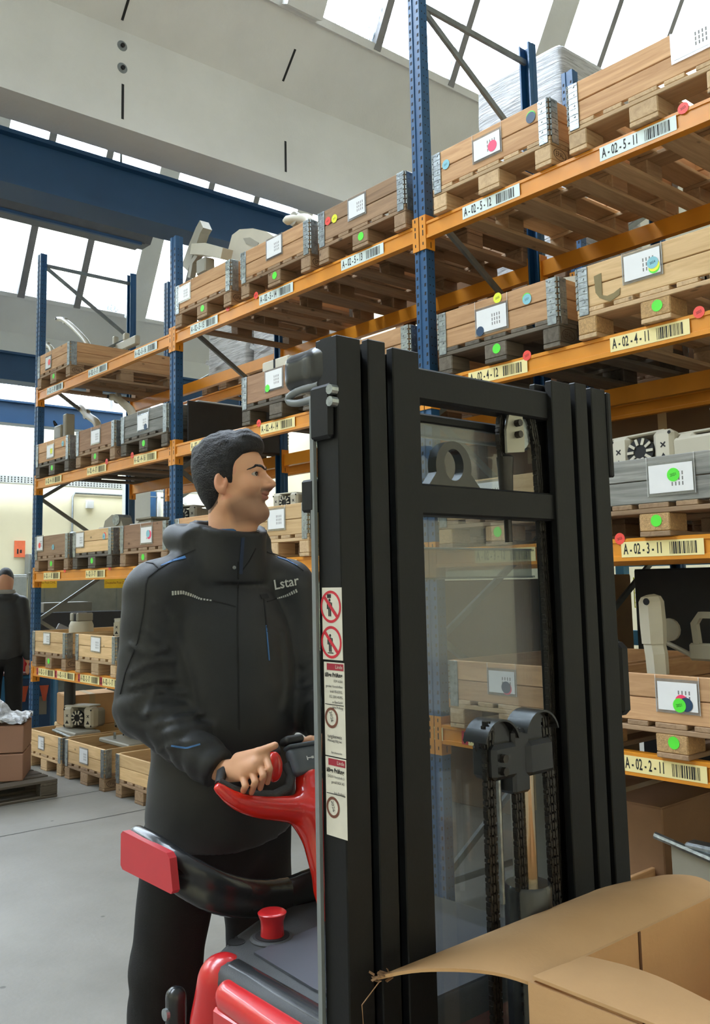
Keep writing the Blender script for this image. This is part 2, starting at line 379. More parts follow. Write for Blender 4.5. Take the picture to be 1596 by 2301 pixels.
# ------------------------------------------------------------------ shared materials
M_WHITE_CONC = concrete('painted_concrete', (198, 197, 194), (212, 211, 208), .7, .85, False, .2)
M_FLOOR = concrete('concrete_floor', (116, 112, 105), (138, 134, 127), .9, .55, True, .12)
M_CREAM = concrete('cream_wall', (214, 204, 172), (226, 217, 186), .4, .9, False, .08)
M_ROOF = concrete('roof_soffit', (168, 167, 162), (182, 181, 176), .5, .9, False, .1)
M_GLASS = glazing('wired_glass')
M_BAR = plain('glazing_bar_grey', (120, 118, 118), .6, .2, .12, 6)
M_BLUE = plain('rack_blue', (30, 78, 122), .42, .0, .1, 5, 0, 60, .5)
M_GIRD = plain('crane_blue', (26, 66, 104), .5, .0, .08, 2)
M_ORANGE = plain('rack_orange', (214, 138, 36), .38, .0, .07, 6, 0, 60, .5)
M_STEEL = plain('galvanised', (150, 156, 158), .36, .85, .3, 40, .15, 120)
M_BRACE = plain('brace_zinc', (122, 126, 126), .45, .6, .15, 12)
M_DARK = plain('dark_gap', (22, 22, 24), .8, 0, .1)
M_BLACK = plain('black_plastic', (40, 40, 41), .5, 0, .08, 20, .05, 200)
M_BEIGE = plain('beige_plastic', (190, 184, 168), .45, 0, .04, 8)
M_BEIGE2 = plain('grey_plastic', (150, 146, 134), .5, 0, .05, 8)
M_CARD = plain('cardboard', (196, 156, 114), .85, 0, .07, 5, .08, 90, .2)
M_CARD2 = plain('cardboard_brown', (140, 108, 82), .85, 0, .08, 4, .08, 90, .2)
M_PAPER = plain('white_paper', (228, 228, 230), .3, 0, .03, 12)
M_INK = plain('black_print', (26, 24, 26), .7, 0, .05)
M_LABELY = plain('cream_label', (238, 222, 160), .55, 0, .03, 10)
M_LABELW = plain('pale_label', (214, 226, 222), .5, 0, .03, 10)
M_RED = plain('red_sticker', (238, 76, 66), .5, 0, .03)
M_GREEN = plain('green_sticker', (88, 226, 60), .5, 0, .03)
M_YEL = plain('yellow_sticker', (226, 232, 50), .5, 0, .03)
M_SKYB = plain('pale_blue_sticker', (128, 186, 200), .5, 0, .03)
M_NAVY = plain('navy_sticker', (28, 60, 92), .5, 0, .03)
M_PINK = plain('pink_sticker', (240, 60, 104), .5, 0, .03)
M_POUCH = clearmat('clear_pouch', (245, 247, 248), .12, .12, .10, .12, 30)
M_WRAP = wrapfilm('stretch_film', (206, 206, 208))

Y0, Y1 = -12., 11.
SLOT_FACE = [(.06, 5.98, 6.32), (1.93, 6.01, 6.35)]; SLOT_SLOPE = [(.02, .083, .40), (1.84, .138, .472)]; BOLTS = [(.05, 6.693), (.054, 6.476)]
# ------------------------------------------------------------------ floor with its joints
mb = MB(); mb.box(-18.6, 16, Y0, Y1, -.2, 0)
floor = struct('floor', mb, M_FLOOR)
jm = plain('joint_filler', (70, 68, 62), .9)
for x in (-3.06, -3.92, -8.4, 1.6, 6.3):
    mb = MB()
    pts = [(x+.012*math.sin(t*1.7)+.006*math.sin(t*5.3), Y0+(Y1-Y0)*t/60) for t in range(61)]
    v = []; f = []
    for i, (a, b) in enumerate(pts):
        w = .006+.003*math.sin(i*2.1); v += [(a-w, b, .0012), (a+w, b, .0012)]
        if i: f.append((2*i-2, 2*i-1, 2*i+1, 2*i))
    mb.add(v, f); obj('floor_joint', mb, jm, floor)
# ------------------------------------------------------------------ walls
def wall(name, *b): return struct(name, MB().box(*b), M_CREAM)
wall_back = struct('wall_back', MB().box(-18.75, -18.5, Y0, Y1, 0, 6.38).box(-18.75, -18.5, Y0, Y1, 7.5, 11.), M_CREAM)
wall('wall_right', -18.75, 16.2, Y1, Y1+.2, 0, 11.)
wall('wall_left', -18.75, 16.2, Y0-.2, Y0, 0, 11.)
wall('wall_front', 16., 16.2, Y0, Y1, 0, 11.)
# strip of window above the far wall
wn = struct('window_3', MB().box(-18.64, -18.60, Y0, Y1, 6.38, 6.42), M_BAR)
for i in range(12):
    y = Y0+i*(Y1-Y0)/12
    obj('pane', MB().box(-18.63, -18.62, y+.04, y+(Y1-Y0)/12-.04, 6.42, 7.5), M_GLASS, wn)
    obj('mullion', MB().box(-18.68, -18.58, y-.04, y+.04, 6.38, 7.5), M_BAR, wn)
# ------------------------------------------------------------------ saw-tooth roof: gutter beam, glazing, opaque slope, repeated
PITCHX = 10.6
G = [(-3.82, 5.9), (-3.82, 6.845), (-3.30, 7.44), (-3.46, 7.66), (-4.31, 7.30), (-4.31, 5.9)][::-1]
AN = math.radians(62); ca, sa = math.cos(AN), math.sin(AN)
GL = 3.58
def gpt(dx, s, n=0.): return (-3.30+dx+s*ca-n*sa, 7.44+s*sa+n*ca)
gut = {}
for k, dx in ((1, 0.), (2, -PITCHX), (3, PITCHX)):
    gut[k] = struct('trim_%d' % k, MB().prism([(x+dx, z) for x, z in G], 'y', Y0, Y1), M_WHITE_CONC)
    w = struct('window_%d' % (k if k < 3 else 4), MB().prism([gpt(dx, -.02, -.05), gpt(dx, -.02, .06), gpt(dx, .06, .06), gpt(dx, .06, -.05)], 'y', Y0, Y1), M_WHITE_CONC)
    o = .15 if k == 2 else 0.
    ribs = [5.2+o+3.5*j for j in range(-5, 2)]
    def slab(y0, y1, n0, n1, s0=0., s1=GL):
        return MB().prism([gpt(dx, s0, n0), gpt(dx, s1, n0), gpt(dx, s1, n1), gpt(dx, s0, n1)], 'y', y0, y1)
    for y in ribs:
        if y+.22 < Y1: obj('rib', slab(y-.22, y+.22, -.16, .05), M_WHITE_CONC, w)
        edges = [y+.22, y+1.06, y+2.22, y+3.28]
        for a in range(3):
            if edges[a] > Y1: continue
            wbar = .045 if k != 2 else .07
            obj('pane', slab(edges[a], min(edges[a+1], Y1), .005, .012), M_GLASS, w)
            if a: obj('glazing_bar', slab(edges[a]-wbar, edges[a]+wbar, -.06, .03), M_BAR, w)
    obj('ridge_beam', MB().prism([gpt(dx, GL-.02, -.2), gpt(dx, GL+.2, -.2), gpt(dx, GL+.2, .15), gpt(dx, GL-.02, .15)], 'y', Y0, Y1), M_WHITE_CONC, w)
    # daylight portal in the opening
    ld = bpy.data.lights.new('daylight_portal', 'AREA'); ld.shape = 'RECTANGLE'; ld.size = Y1-Y0; ld.size_y = GL; ld.cycles.is_portal = True
    lo_ = bpy.data.objects.new('daylight_portal', ld); C.objects.link(lo_)
    cx, cz = gpt(dx, GL/2, .08); zdir = Vector((-sa, 0, ca)); xdir = Vector((0, 1, 0)); ydir = zdir.cross(xdir)
    lo_.matrix_world = Matrix(((xdir.x, ydir.x, zdir.x, cx), (xdir.y, ydir.y, zdir.y, 0.5*(Y0+Y1)), (xdir.z, ydir.z, zdir.z, cz), (0, 0, 0, 1)))
rx, rz = gpt(0, GL+.1)
def roof(name, p, q): struct(name, MB().prism([p, q, (q[0], q[1]+.2), (p[0], p[1]+.2)], 'y', Y0, Y1), M_ROOF)
roof('ceiling_1', (rx-PITCHX, rz), (-4.25, 7.25))
roof('ceiling_2', (rx, rz), (-4.25+PITCHX, 7.25))
roof('ceiling_3', (rx+PITCHX, rz), (16.2, 7.9))
w6 = struct('window_6', MB().box(-18.75, -18.5, Y0, Y1, 8.9, 9.05), M_WHITE_CONC)
sp = lambda t, n: (-18.6+t*(18.6-4.25-PITCHX), 9.0-t*1.75+n)
for i in range(10):
    y = Y0+i*(Y1-Y0)/10
    obj('pane', MB().prism([sp(0, 0), sp(1, 0), sp(1, .01), sp(0, .01)], 'y', y+.05, y+(Y1-Y0)/10-.05), M_GLASS, w6); obj('glazing_bar', MB().prism([sp(0, -.05), sp(1, -.05), sp(1, .06), sp(0, .06)], 'y', y-.05, y+.05), M_BAR, w6)
# grooves and bolt plates on the gutter beam nearest the camera
for y, z0, z1 in SLOT_FACE: obj('groove', MB().box(-3.83, -3.816, y-.012, y+.012, z0, z1), M_DARK, gut[1])
sl = math.atan2(.595, .52)
for y, s0, s1 in SLOT_SLOPE:
    p = lambda s, n: (-3.82+s*math.cos(sl)+n*math.sin(sl), 6.845+s*math.sin(sl)-n*math.cos(sl))
    obj('groove', MB().prism([p(s0, -.01), p(s0, .004), p(s1, .004), p(s1, -.01)], 'y', y-.012, y+.012), M_DARK, gut[1])
for y, z in BOLTS:
    b = obj('bolt_plate', MB().lathe([(.05, 0), (.05, .006), (.04, .008)], (-3.822, y, z), 16, 'x'), M_BRACE, gut[1], smooth=40)
    obj('bolt', MB().lathe([(.02, 0), (.02, .02)], (-3.815, y, z), 8, 'x'), M_DARK, gut[1])
# ------------------------------------------------------------------ crane girders
def girder(x, label):
    t = thing('crane_girder', label, 'crane girder', (x, 0, 5.316), 0, 'overhead crane girders')
    obj('web', MB().box(-.12, .12, Y0, Y1, .06, .46), M_GIRD, t)
    obj('bottom_flange', MB().box(-.2, .17, Y0, Y1, 0, .06), M_GIRD, t)
    obj('top_flange', MB().box(-.2, .2, Y0, Y1, .46, .50), M_GIRD, t)
    return t
girder(-4.5, 'long dark blue crane girder hanging close beneath the white concrete beam')
girder(-12.2, 'blue crane girder in the middle distance behind the left rack bay')
girder(-16.3, 'farthest blue crane girder in front of the cream wall')
# dark trough light hanging below the second skylight
t = thing('trough_light', 'dark grey trough light with a blunt end, hung beneath the left skylight', 'lamp', (-8.2, 0, 0))
TZ = 6.80
obj('housing', MB().prism([(-.2, TZ-.13), (.1, TZ-.13), (.2, TZ-.01), (.2, TZ+.07), (.07, TZ+.15), (-.16, TZ+.15), (-.22, TZ+.07)], 'y', Y0+2, 2.56), plain('trough_grey', (92, 94, 98), .5, .3), t)
obj('lip', MB().box(.08, .13, Y0+2, 2.5, TZ-.16, TZ-.12), M_GIRD, t)
obj('end_cap', MB().prism([(-.17, TZ-.11), (.09, TZ-.11), (.17, TZ-.01), (.17, TZ+.05), (.06, TZ+.13), (-.14, TZ+.13)], 'y', 2.56, 2.66), plain('trough_grey', (92, 94, 98)), t)
obj('hanger_rod', MB().tube([(.05, 2.2, TZ+.14), (.05, 2.2, TZ+2.2)], .018, 8), M_BRACE, t)
# ------------------------------------------------------------------ far end of the hall
M_GREYMET = plain('grey_cabinet', (128, 130, 126), .5, .1)
lb = tag(obj('low_beam', MB().box(-17.9, -17.6, Y0, 3.4, 4.46, 4.72), plain('crane_blue_light', (52, 100, 148), .5)), 'lighter blue low beam along the cream far wall', 'beam')
tr = thing('cable_tray', 'perforated grey cable tray under the low blue beam on far wall', 'cable tray', (-17.9, 0, 4.2))
obj('tray', MB().box(-.2, .02, Y0+1, 9.5, 0, .18), plain('tray_grey', (196, 196, 190), .5, .2), tr)
mb = MB()
for i in range(130):
    y = -1.+i*.08
    for z in (.04, .09, .14): mb.box(.02, .024, y, y+.03, z-.012, z+.012)
obj('perforation', mb, M_DARK, tr)['kind'] = 'stuff'
pl = thing('pipe_run', 'thin grey conduit running down the cream wall to a round box', 'pipe', (-18.46, 6.07, 0))
obj('pipe', MB().tube([(0, 0, .4), (0, 0, 4.0), (0, .06, 4.1), (0, 2.6, 4.1)], .025, 8), M_BRACE, pl, smooth=40)
obj('round_box', MB().lathe([(.1, -.03), (.12, 0), (.12, .05), (.08, .09)], (0, 0, 3.0), 14, 'x'), M_BRACE, pl, smooth=40)
tag(obj('switch_box', MB().cbox(-18.5, -18.42, 6.43, 6.63, 3.72, 3.92, .01), M_WHITE_CONC), 'small cream switch box on the far wall right of the conduit', 'switch box')
st = thing('fire_sign', 'orange fire notice on the cream wall left of the rack', 'sign', (-18.48, 4.75, 2.67))
obj('plate', MB().box(-.01, .01, -.13, .13, -.2, .2), plain('sign_orange', (226, 110, 70), .5), st)
obj('lettering', MB().box(.01, .012, -.07, -.03, -.12, .0).box(.01, .012, .0, .05, -.1, -.02), M_INK, st)
def cabinet(label, x, y, w, d, h, z=0., mat=None):
    t = thing('metal_cabinet', label, 'cabinet', (x, y, z)); m = mat or M_GREYMET
    obj('body', MB().cbox(-d/2, d/2, -w/2, w/2, 0, h, .02), m, t)
    obj('door', MB().cbox(d/2, d/2+.02, -w/2+.03, w/2-.03, .05, h-.05, .008), m, t)
    obj('handle', MB().box(d/2+.02, d/2+.04, w/2-.12, w/2-.08, h*.45, h*.55), M_DARK, t); return t
cabinet('grey control cabinet against the far wall at the left edge', -18.2, 4.35, .8, .5, 2.05)
cabinet('tall grey electrical box on the far wall beside the rack upright', -18.35, 5.05, .34, .28, .6, 1.95)
col = struct('trim_4', MB().box(-15.6, -15.1, 6.0, 6.45, 0, 5.9), M_WHITE_CONC)
dr = struct('door_1', MB().box(-18.5, -18.44, 7.75, 8.42, 0, 4.3), plain('door_blue', (36, 78, 118), .5))
obj('handle', MB().box(-18.44, -18.38, 7.8, 7.85, 1.0, 1.12), M_STEEL, dr)
w5 = struct('window_5', MB().box(-18.5, -18.44, 8.5, 10.8, 1.9, 2.0), M_WHITE_CONC)
for y in (8.55, 9.35, 10.15): obj('pane', MB().box(-18.46, -18.45, y, y+.7, 2.0, 4.2), plain('lit_pane', (246, 246, 236), .3), w5)
for y in (8.5, 9.3, 10.1, 10.85): obj('mullion', MB().box(-18.5, -18.4, y-.04, y+.04, 1.9, 4.25), M_WHITE_CONC, w5)
# ------------------------------------------------------------------ pallet racking
BAY = 2.79
TOP = {5: 3.725, 4: 2.81, 3: 1.875, 2: .947}
def upright_mesh(h):
    g = [(-.045, 0), (-.014, 0), (-.010, .007), (.010, .007), (.014, 0), (.045, 0), (.045, .034), (.041, .038), (.041, .07), (.030, .07), (.030, .064), (.035, .064), (.035, .010), (-.035, .010), (-.035, .064), (-.030, .064), (-.030, .07), (-.041, .07), (-.041, .038), (-.045, .034)]
    return MB().prism(g, 'z', 0, h).mesh('upright')
def perf_mesh(h):
    mb = MB(); n = int((h-.1)/.05)
    for i in range(n):
        z = .06+i*.05
        for x in (-.030, .030):
            mb.add([(x-.0075, -.0006, z-.010), (x+.0055, -.0006, z-.010), (x+.0075, -.0006, z+.010), (x-.0055, -.0006, z+.010)], [(0, 1, 2, 3)])
        mb.add([(.0456, .020, z-.004), (.0456, .028, z-.004), (.0456, .028, z+.004), (.0456, .020, z+.004)], [(0, 1, 2, 3)])
        mb.add([(.0416, .050, z-.004), (.0416, .057, z-.004), (.0416, .057, z+.004), (.0416, .050, z+.004)], [(0, 1, 2, 3)])
    return mb.mesh('perforation')
_um = {}
def frame(x, y, h, label, hz=(), depth=1.1, hf=None):
    t = thing('upright_frame', label, 'rack upright', (x, y, 0), 0, 'blue rack upright frames')
    for i, (yy, rz) in enumerate(((0, 0), (depth, math.pi))):
        hh = hf if (hf and i == 0) else h
        if hh not in _um: _um[hh] = (upright_mesh(hh), perf_mesh(hh))
        u = obj('upright', _um[hh][0], M_BLUE, t, (0, yy, 0), (0, 0, rz))
        obj('perforation', _um[hh][1], M_DARK, u)['kind'] = 'stuff'
        obj('foot_plate', MB().box(-.06, .06, -.02, .11, 0, .008), M_BLUE, t, (0, yy, 0.), (0, 0, rz))
    z = 5.08; s = 0
    a, b = .06, depth-.06
    while z > .35:
        y0, y1 = (a, b) if s == 0 else (b, a)
        if z <= h-.05: obj('brace', MB().strip([(0, y0, z), (0, y1, max(z-.615, .1))], .035, .022, (1, 0, 0)), M_BRACE, t)
        z -= .615; s = 1-s
    for zz in (5.09, .12)+tuple(hz):
        if zz <= h: obj('brace', MB().strip([(0, a, zz), (0, b, zz)], .035, .022, (1, 0, 0)), M_BRACE, t)
    return t
frame(0, 0, 5.22, 'tall blue upright frame in the middle of the rack, taller than its neighbours', hf=5.75)
frame(-BAY, 0, 4.52, 'blue upright frame between the middle and left rack bays', (3.78,))
frame(-2*BAY, 0, 5.2, 'blue upright frame at the far left end of the rack')
frame(BAY, 0, 5.2, 'blue upright frame at the near right end of the rack')
for i, nm in enumerate(('behind the tall middle upright', 'behind the upright left of the man', 'at the far left end of the back row', 'at the near right end of the back row')):
    frame((0, -BAY, -2*BAY, BAY)[i], 1.5, (5.2, 4.4, 5.2, 5.2)[i], 'blue upright frame of the back row '+nm)
# beams
def beam_mesh():
    x0, x1 = .051, BAY-.051
    g = [(-.003, 0), (.045, 0), (.045, .1), (.004, .1), (-.003, .096), (-.003, .081), (.003, .079), (.003, .023), (-.003, .020)]
    return MB().prism([(a, b-.1) for a, b in g], 'x', x0, x1).mesh('beam')
def conn_mesh(sd):
    mb = MB(); s = sd
    def bx(xa, xb, *r): mb.box(min(xa*s, xb*s), max(xa*s, xb*s), *r)
    bx(.004, .052, -.007, -.0012, -.16, .04); bx(.0465, .052, -.0012, .066, -.16, .04)
    return mb.mesh('connector')
def connslot_mesh(sd):
    mb = MB()
    for z in (.02, -.025, -.055, -.07, -.125):
        x = .030*sd; mb.add([(x-.004, -.0078, z-.009), (x+.004, -.0078, z-.009), (x+.004, -.0078, z+.009), (x-.004, -.0078, z+.009)], [(0, 1, 2, 3)])
    x = .0526*sd; mb.add([(x, .03, -.15), (x, .036, -.15), (x, .036, -.115), (x, .03, -.115)], [(0, 1, 2, 3)])
    return mb.mesh('slot')
BM, CM, CS = beam_mesh(), {s: conn_mesh(s) for s in (1, -1)}, {s: connslot_mesh(s) for s in (1, -1)}
def barcode_mesh(w, h, seed):
    rnd = random.Random(seed); mb = MB(); x = 0
    while x < w:
        b = rnd.choice((.0022, .0022, .0045, .0065)); g = rnd.choice((.0025, .0025, .005))
        if x+b <= w: mb.add([(x, 0, -h/2), (x+b, 0, -h/2), (x+b, 0, h/2), (x, 0, h/2)], [(0, 1, 2, 3)])
        x += b+g
    return mb.mesh('barcode')
BC = [barcode_mesh(.125, .052, s) for s in range(3)]
def beam(x0, y, lv, label, labels=(), dots=(), rz=0, group='orange rack beams', vis=True):
    """x0: X of the left upright; labels: (x, text) in world X"""
    t = thing('rack_beam', label, 'rack beam', (x0 if not rz else x0+BAY, y, TOP[lv]), rz, group)
    obj('beam', BM, M_ORANGE, t)
    for s, ox in ((1, 0), (-1, BAY)):
        c = obj('connector', CM[s], M_ORANGE, t, (ox, 0, 0)); obj('slot', CS[s], M_DARK, c)
    for i, (lx, txt, mat) in enumerate(labels):
        lw = .39
        l = obj('location_label', MB().box(0, lw, -.0012, 0, -.034, .034), mat, t, (lx-x0, -.0035, -.05))
        lettering(txt.replace('-', ' - '), .066, M_INK, l, (.012, -.0018, 0), sx=.50, bold=.0012)
        obj('barcode', BC[i % 3], M_INK, l, (.235, -.0018, 0))
    for (dx, r) in dots:
        d = obj('sticker', disc_mesh(r), M_RED, t, (dx-x0, -.004, .0), (math.pi/2, 0, 0))
        lettering('2023', r*.62, M_INK, d, (0, 0, .0012), (0, 0, .25), 'CENTER', .8)
    return t
_dm = {}
def disc_mesh(r):
    if r not in _dm: _dm[r] = MB().lathe([(r, 0), (r, .0008)], n=22).mesh('sticker')
    return _dm[r]
SLOT = {10: 1.95, 11: 1.045, 12: .14, 13: -.88, 14: -1.77, 15: -2.70, 16: -3.62, 17: -4.53, 18: -5.49}
DOTS = {(5, 1): [(1.62, .026)], (5, 2): [(-1.62, .026), (-1.98, .026)], (4, 1): [(.72, .026), (1.63, .026)], (4, 2): [(-1.60, .026)], (4, 3): [(-3.94, .026), (-3.46, .026)], (3, 1): [(1.19, .026)], (3, 3): [(-4.80, .026), (-3.86, .026)]}
ORD = {5: 'top', 4: 'second highest', 3: 'third highest', 2: 'lowest'}
for bi, (xl, ns, nm) in enumerate(((0., (12, 11, 10), 'right'), (-BAY, (15, 14, 13), 'middle'), (-2*BAY, (18, 17, 16), 'left')), 1):
    for lv in (5, 4, 3, 2):
        lab = []
        for n in ns:
            if lv > 2: lab.append((SLOT[n]+.19-(.04 if n == 11 else 0), 'A-02-%d-%d' % (lv, n), M_LABELW if lv == 5 else M_LABELY))
            else:
                lab += [(SLOT[n]+.10, 'A-02-2-%d' % n, M_LABELY), (SLOT[n]+.55, 'A-02-1-%d' % n, M_LABELY)]
        b = beam(xl, 0, lv, 'orange front beam of the %s rack bay, %s level' % (nm, ORD[lv]), lab, DOTS.get((lv, bi), ()))
        if lv == 2:
            for n in ns:
                for ox in (.055, .505):
                    a = obj('arrow_marker', MB().box(0, .042, -.001, 0, -.034, .034), plain('crimson_marker', (206, 52, 70), .5), b, (SLOT[n]+ox-xl, -.0035, -.05))
                    obj('arrow', MB().prism([(.016, .028), (.016, -.012), (.006, -.012), (.021, -.03), (.036, -.012), (.026, -.012), (.026, .028)][::-1], 'y', -.0022, -.0012), M_INK, a)
        beam(xl, 1.1, lv, 'orange rear beam of the %s rack bay, %s level' % (nm, ORD[lv]), rz=math.pi)
        if lv > 2: beam(xl, 1.5, lv, 'orange beam of the back row behind the %s rack bay, %s level' % (nm, ORD[lv]))
# ------------------------------------------------------------------ pallets and collars
WP = {'light': wood('pallet_light', (176, 146, 112), (206, 176, 138)), 'mid': wood('pallet_mid', (134, 108, 84), (166, 138, 110)), 'dark': wood('pallet_dark', (84, 77, 68), (112, 103, 92))}
WC = {'pine': wood('collar_pine', (178, 134, 96), (212, 170, 128)), 'pale': wood('collar_pale', (196, 160, 114), (226, 192, 146)), 'brown': wood('collar_brown', (142, 108, 84), (176, 140, 112)), 'grey': wood('collar_grey', (98, 98, 95), (156, 155, 150)), 'old': wood('collar_old', (128, 102, 80), (160, 130, 102))}
CHIP = plain('pressed_chip_block', (186, 150, 104), .9, 0, .22, 130, .5, 300)
def board_mesh(l, w, h, c=.003): return MB().cbox(-l/2, l/2, -w/2, w/2, -h/2, h/2, c).mesh('board')
B_TOPW, B_TOPN = board_mesh(1.2, .145, .022), board_mesh(1.2, .1, .022)
B_CROSS, B_BLK, B_BLKN = board_mesh(.8, .145, .022), board_mesh(.145, .145, .078, .005), board_mesh(.145, .10, .078, .005)
STICK = [M_GREEN]
def pallet(x, y, z, label, w='mid', chip=False, sticker=True, epal=True, group='wooden pallets on the rack', rz=0.):
    m = WP[w]; t = thing('pallet', label, 'pallet', (x, y, z), rz, group); H = math.pi/2
    for i, (cx, me) in enumerate(((.0725, B_TOPW), (.245, B_TOPN), (.4, B_TOPW), (.555, B_TOPN), (.7275, B_TOPW))):
        obj('top_board', me, m, t, (cx, .6, .133), (0, 0, H))
    for cy in (.0725, .6, 1.1275): obj('cross_board', B_CROSS, m, t, (.4, cy, .111))
    for i, cx in enumerate((.05, .4, .75)):
        obj('bottom_board', B_TOPW if i == 1 else B_TOPN, m, t, (cx, .6, .011), (0, 0, H))
        for j, cy in enumerate((.0725, .6, 1.1275)):
            b = obj('block', B_BLK if i == 1 else B_BLKN, CHIP if (chip and j == 0) else m, t, (cx, cy, .061), (0, 0, H))
            if i == 1 and j == 0 and sticker:
                s = obj('sticker', disc_mesh(.026), M_GREEN, b, (-.0735, -.01 if i else 0, .006), (H, 0, -H))
            if i == 2 and j == 0 and epal:
                e = MB(); n = 24
                for k in range(n):
                    a0, a1 = 2*math.pi*k/n, 2*math.pi*(k+1)/n
                    e.add([(.052*math.cos(q)*f, -.0505, .03*math.sin(q)*f) for q, f in ((a0, 1), (a1, 1), (a1, .9), (a0, .9))], [(0, 1, 2, 3)])
                obj('stamp', e, STAMP, b)
                lettering('EPAL', .040, STAMP, b, (0, -.0506, 0), (H, 0, 0), 'CENTER', .8)
    return t
STAMP = plain('burnt_stamp', (62, 42, 32), .9)
B_CF1, B_CF2, B_CS1, B_CS2 = board_mesh(.79, .02, .0975), board_mesh(.79, .02, .197), board_mesh(1.15, .02, .0975), board_mesh(1.15, .02, .197)
def hinge_mesh():
    """folded corner plate: two leaves with knuckles, ribs, bolts and a tongue over the pallet edge"""
    mb = MB()
    mb.cbox(-.062, -.008, -.0045, 0, -.034, .198, .002)
    for i in range(7):
        z = .012+i*.029; mb.tube([(-.004, -.002, z-.011), (-.004, -.002, z+.011)], .0055, 8)
        mb.box(-.058, -.008, -.0062, -.0045, z-.0015, z+.0015)
    for z in (.03, .085, .14, .18): mb.lathe([(.006, 0), (.0045, -.003)][::-1], (-.040, -.0045, z), 8, 'y')
    return mb.mesh('hinge_plate', 40)
HG = hinge_mesh()
def hinge_mesh2():
    me = HG.copy()
    for v in me.vertices: v.co.x *= -1
    me.flip_normals(); return me
HG2 = hinge_mesh2()
def collar(x, y, z, label, w='pine', ply=False, group='wooden pallet collars', warp=0.):
    m = WC[w]; t = thing('pallet_collar', label, 'pallet collar', (x, y, z), 0, group); H = math.pi/2
    for cy, s in ((.012, 1), (1.188, -1)):
        if ply: obj('side_board', B_CF2, m, t, (.4, cy, .1), (0, 0, 0 if s > 0 else math.pi))
        else:
            for k, zz in enumerate((.0495, .1505)): obj('side_board', B_CF1, m, t, (.4, cy-(.0015*k), zz), (0, warp*k, 0))
    for cx, s in ((.012, 1), (.788, -1)):
        if ply: obj('side_board', B_CS2, m, t, (cx, .6, .1), (0, 0, H))
        else:
            for k, zz in enumerate((.0495, .1505)): obj('side_board', B_CS1, m, t, (cx, .6, zz), (0, 0, H))
    for px, py, r, me in ((0.004, 0.0, 0, HG2), (.796, 0., 0, HG), (.8, .004, H, HG2), (.8, 1.196, H, HG), (0, .004, -H, HG), (0, 1.196, -H, HG2)):
        obj('hinge_plate', me, M_STEEL, t, (px, py, 0), (0, 0, r))
    return t
def pouch(t, x, z, w=.2, h=.135, rot=0., stick=(), strings=True, paper=True):
    """clear document pouch hung over the collar's front board"""
    p = obj('document_pouch', MB().box(-w/2, w/2, -.004, -.0005, -h/2, h/2), M_POUCH, t, (x, -.0005, z), (0, rot, 0))
    if paper:
        obj('paper', MB().box(-w/2+.012, w/2-.010, -.0052, -.004, -h/2+.012, h/2-.012), M_PAPER, p)
        g = MB()
        for k in range(4):
            for j in range(3): g.add([(.005+k*.016, -.0054, -.035+j*.022), (.011+k*.016, -.0054, -.035+j*.022), (.011+k*.016, -.0054, -.019+j*.022), (.005+k*.016, -.0054, -.019+j*.022)], [(0, 1, 2, 3)])
        obj('print', g, plain('grey_print', (120, 118, 116), .7), p)
    if strings:
        for s in (-1, 1): obj('string', MB().tube([(s*w*.49, -.003, -h/2), (s*w*.49, -.003, .2-z)], .0013, 5), M_PAPER, p)
    for k, (sx, sz, r, mat, txt) in enumerate(stick): dot(p, sx, sz, r, mat, txt, -.0056-.0008*k)
    return p
def dot(t, x, z, r, mat, txt=None, y=-.0012, tilt=0.):
    s = obj('sticker', disc_mesh(r), mat, t, (x, y, z), (math.pi/2, 0, 0))
    if txt: lettering(txt, r*.6, M_INK, s, (0, 0, .0012), (0, 0, .2+tilt), 'CENTER', .85)
    return s
Z = lambda lv: TOP[lv]+.0005 if lv > 1 else .0005
PN = {5: 'top', 4: 'second', 3: 'third', 2: 'fourth', 1: 'floor'}
# level, slot, pallet wood, collar wood, plywood?, chip blocks, green dot, shift x
LOADS = [
 (5, 18, 'mid', 'pine', 0, 0, 1, 0), (5, 15, 'mid', 'pine', 0, 0, 1, 0), (5, 14, 'mid', 'pine', 0, 0, 1, 0), (5, 13, 'mid', 'old', 0, 0, 1, 0), (5, 12, 'light', 'pine', 0, 0, 0, 0), (5, 11, 'light', 'pine', 0, 0, 0, 0), (5, 10, 'light', 'pine', 0, 0, 0, 0),
 (4, 18, 'dark', 'pine', 0, 0, 1, 0), (4, 17, 'mid', 'brown', 1, 0, 1, 0), (4, 16, 'dark', 'grey', 0, 0, 1, 0), (4, 14, 'dark', 'brown', 1, 0, 0, 0), (4, 13, 'mid', 'pine', 0, 0, 0, 0), (4, 12, 'dark', 'pine', 0, 0, 1, 0), (4, 11, 'light', 'pale', 0, 1, 1, 0),
 (3, 18, 'mid', 'old', 1, 0, 1, 0.02), (3, 17, 'dark', 'pale', 0, 0, 1, -.04), (3, 16, 'mid', 'brown', 1, 0, 1, 0), (3, 15, 'mid', 'pine', 0, 0, 0, 0), (3, 14, 'light', 'pale', 0, 0, 0, -.06), (3, 12, 'mid', 'pale', 0, 1, 1, -.04), (3, 11, 'mid', 'grey', 0, 1, 1, -.065),
 (2, 18, 'mid', 'pale', 0, 0, 1, 0), (2, 17, 'light', 'pale', 0, 0, 0, .05), (2, 12, 'light', 'pine', 0, 0, 0, 0), (2, 11, 'mid', 'pine', 0, 1, 1, -.045),
 (1, 18, 'light', 'pale', 0, 0, 0, -.02), (1, 17, 'mid', 'pale', 0, 0, 0, -.10), (1, 16, 'mid', 'pale', 0, 0, 0, 0), (1, 11, 'mid', 'pine', 0, 0, 0, -.045)]
WD = {'light': 'pale wooden', 'mid': 'brown wooden', 'dark': 'dark weathered'}
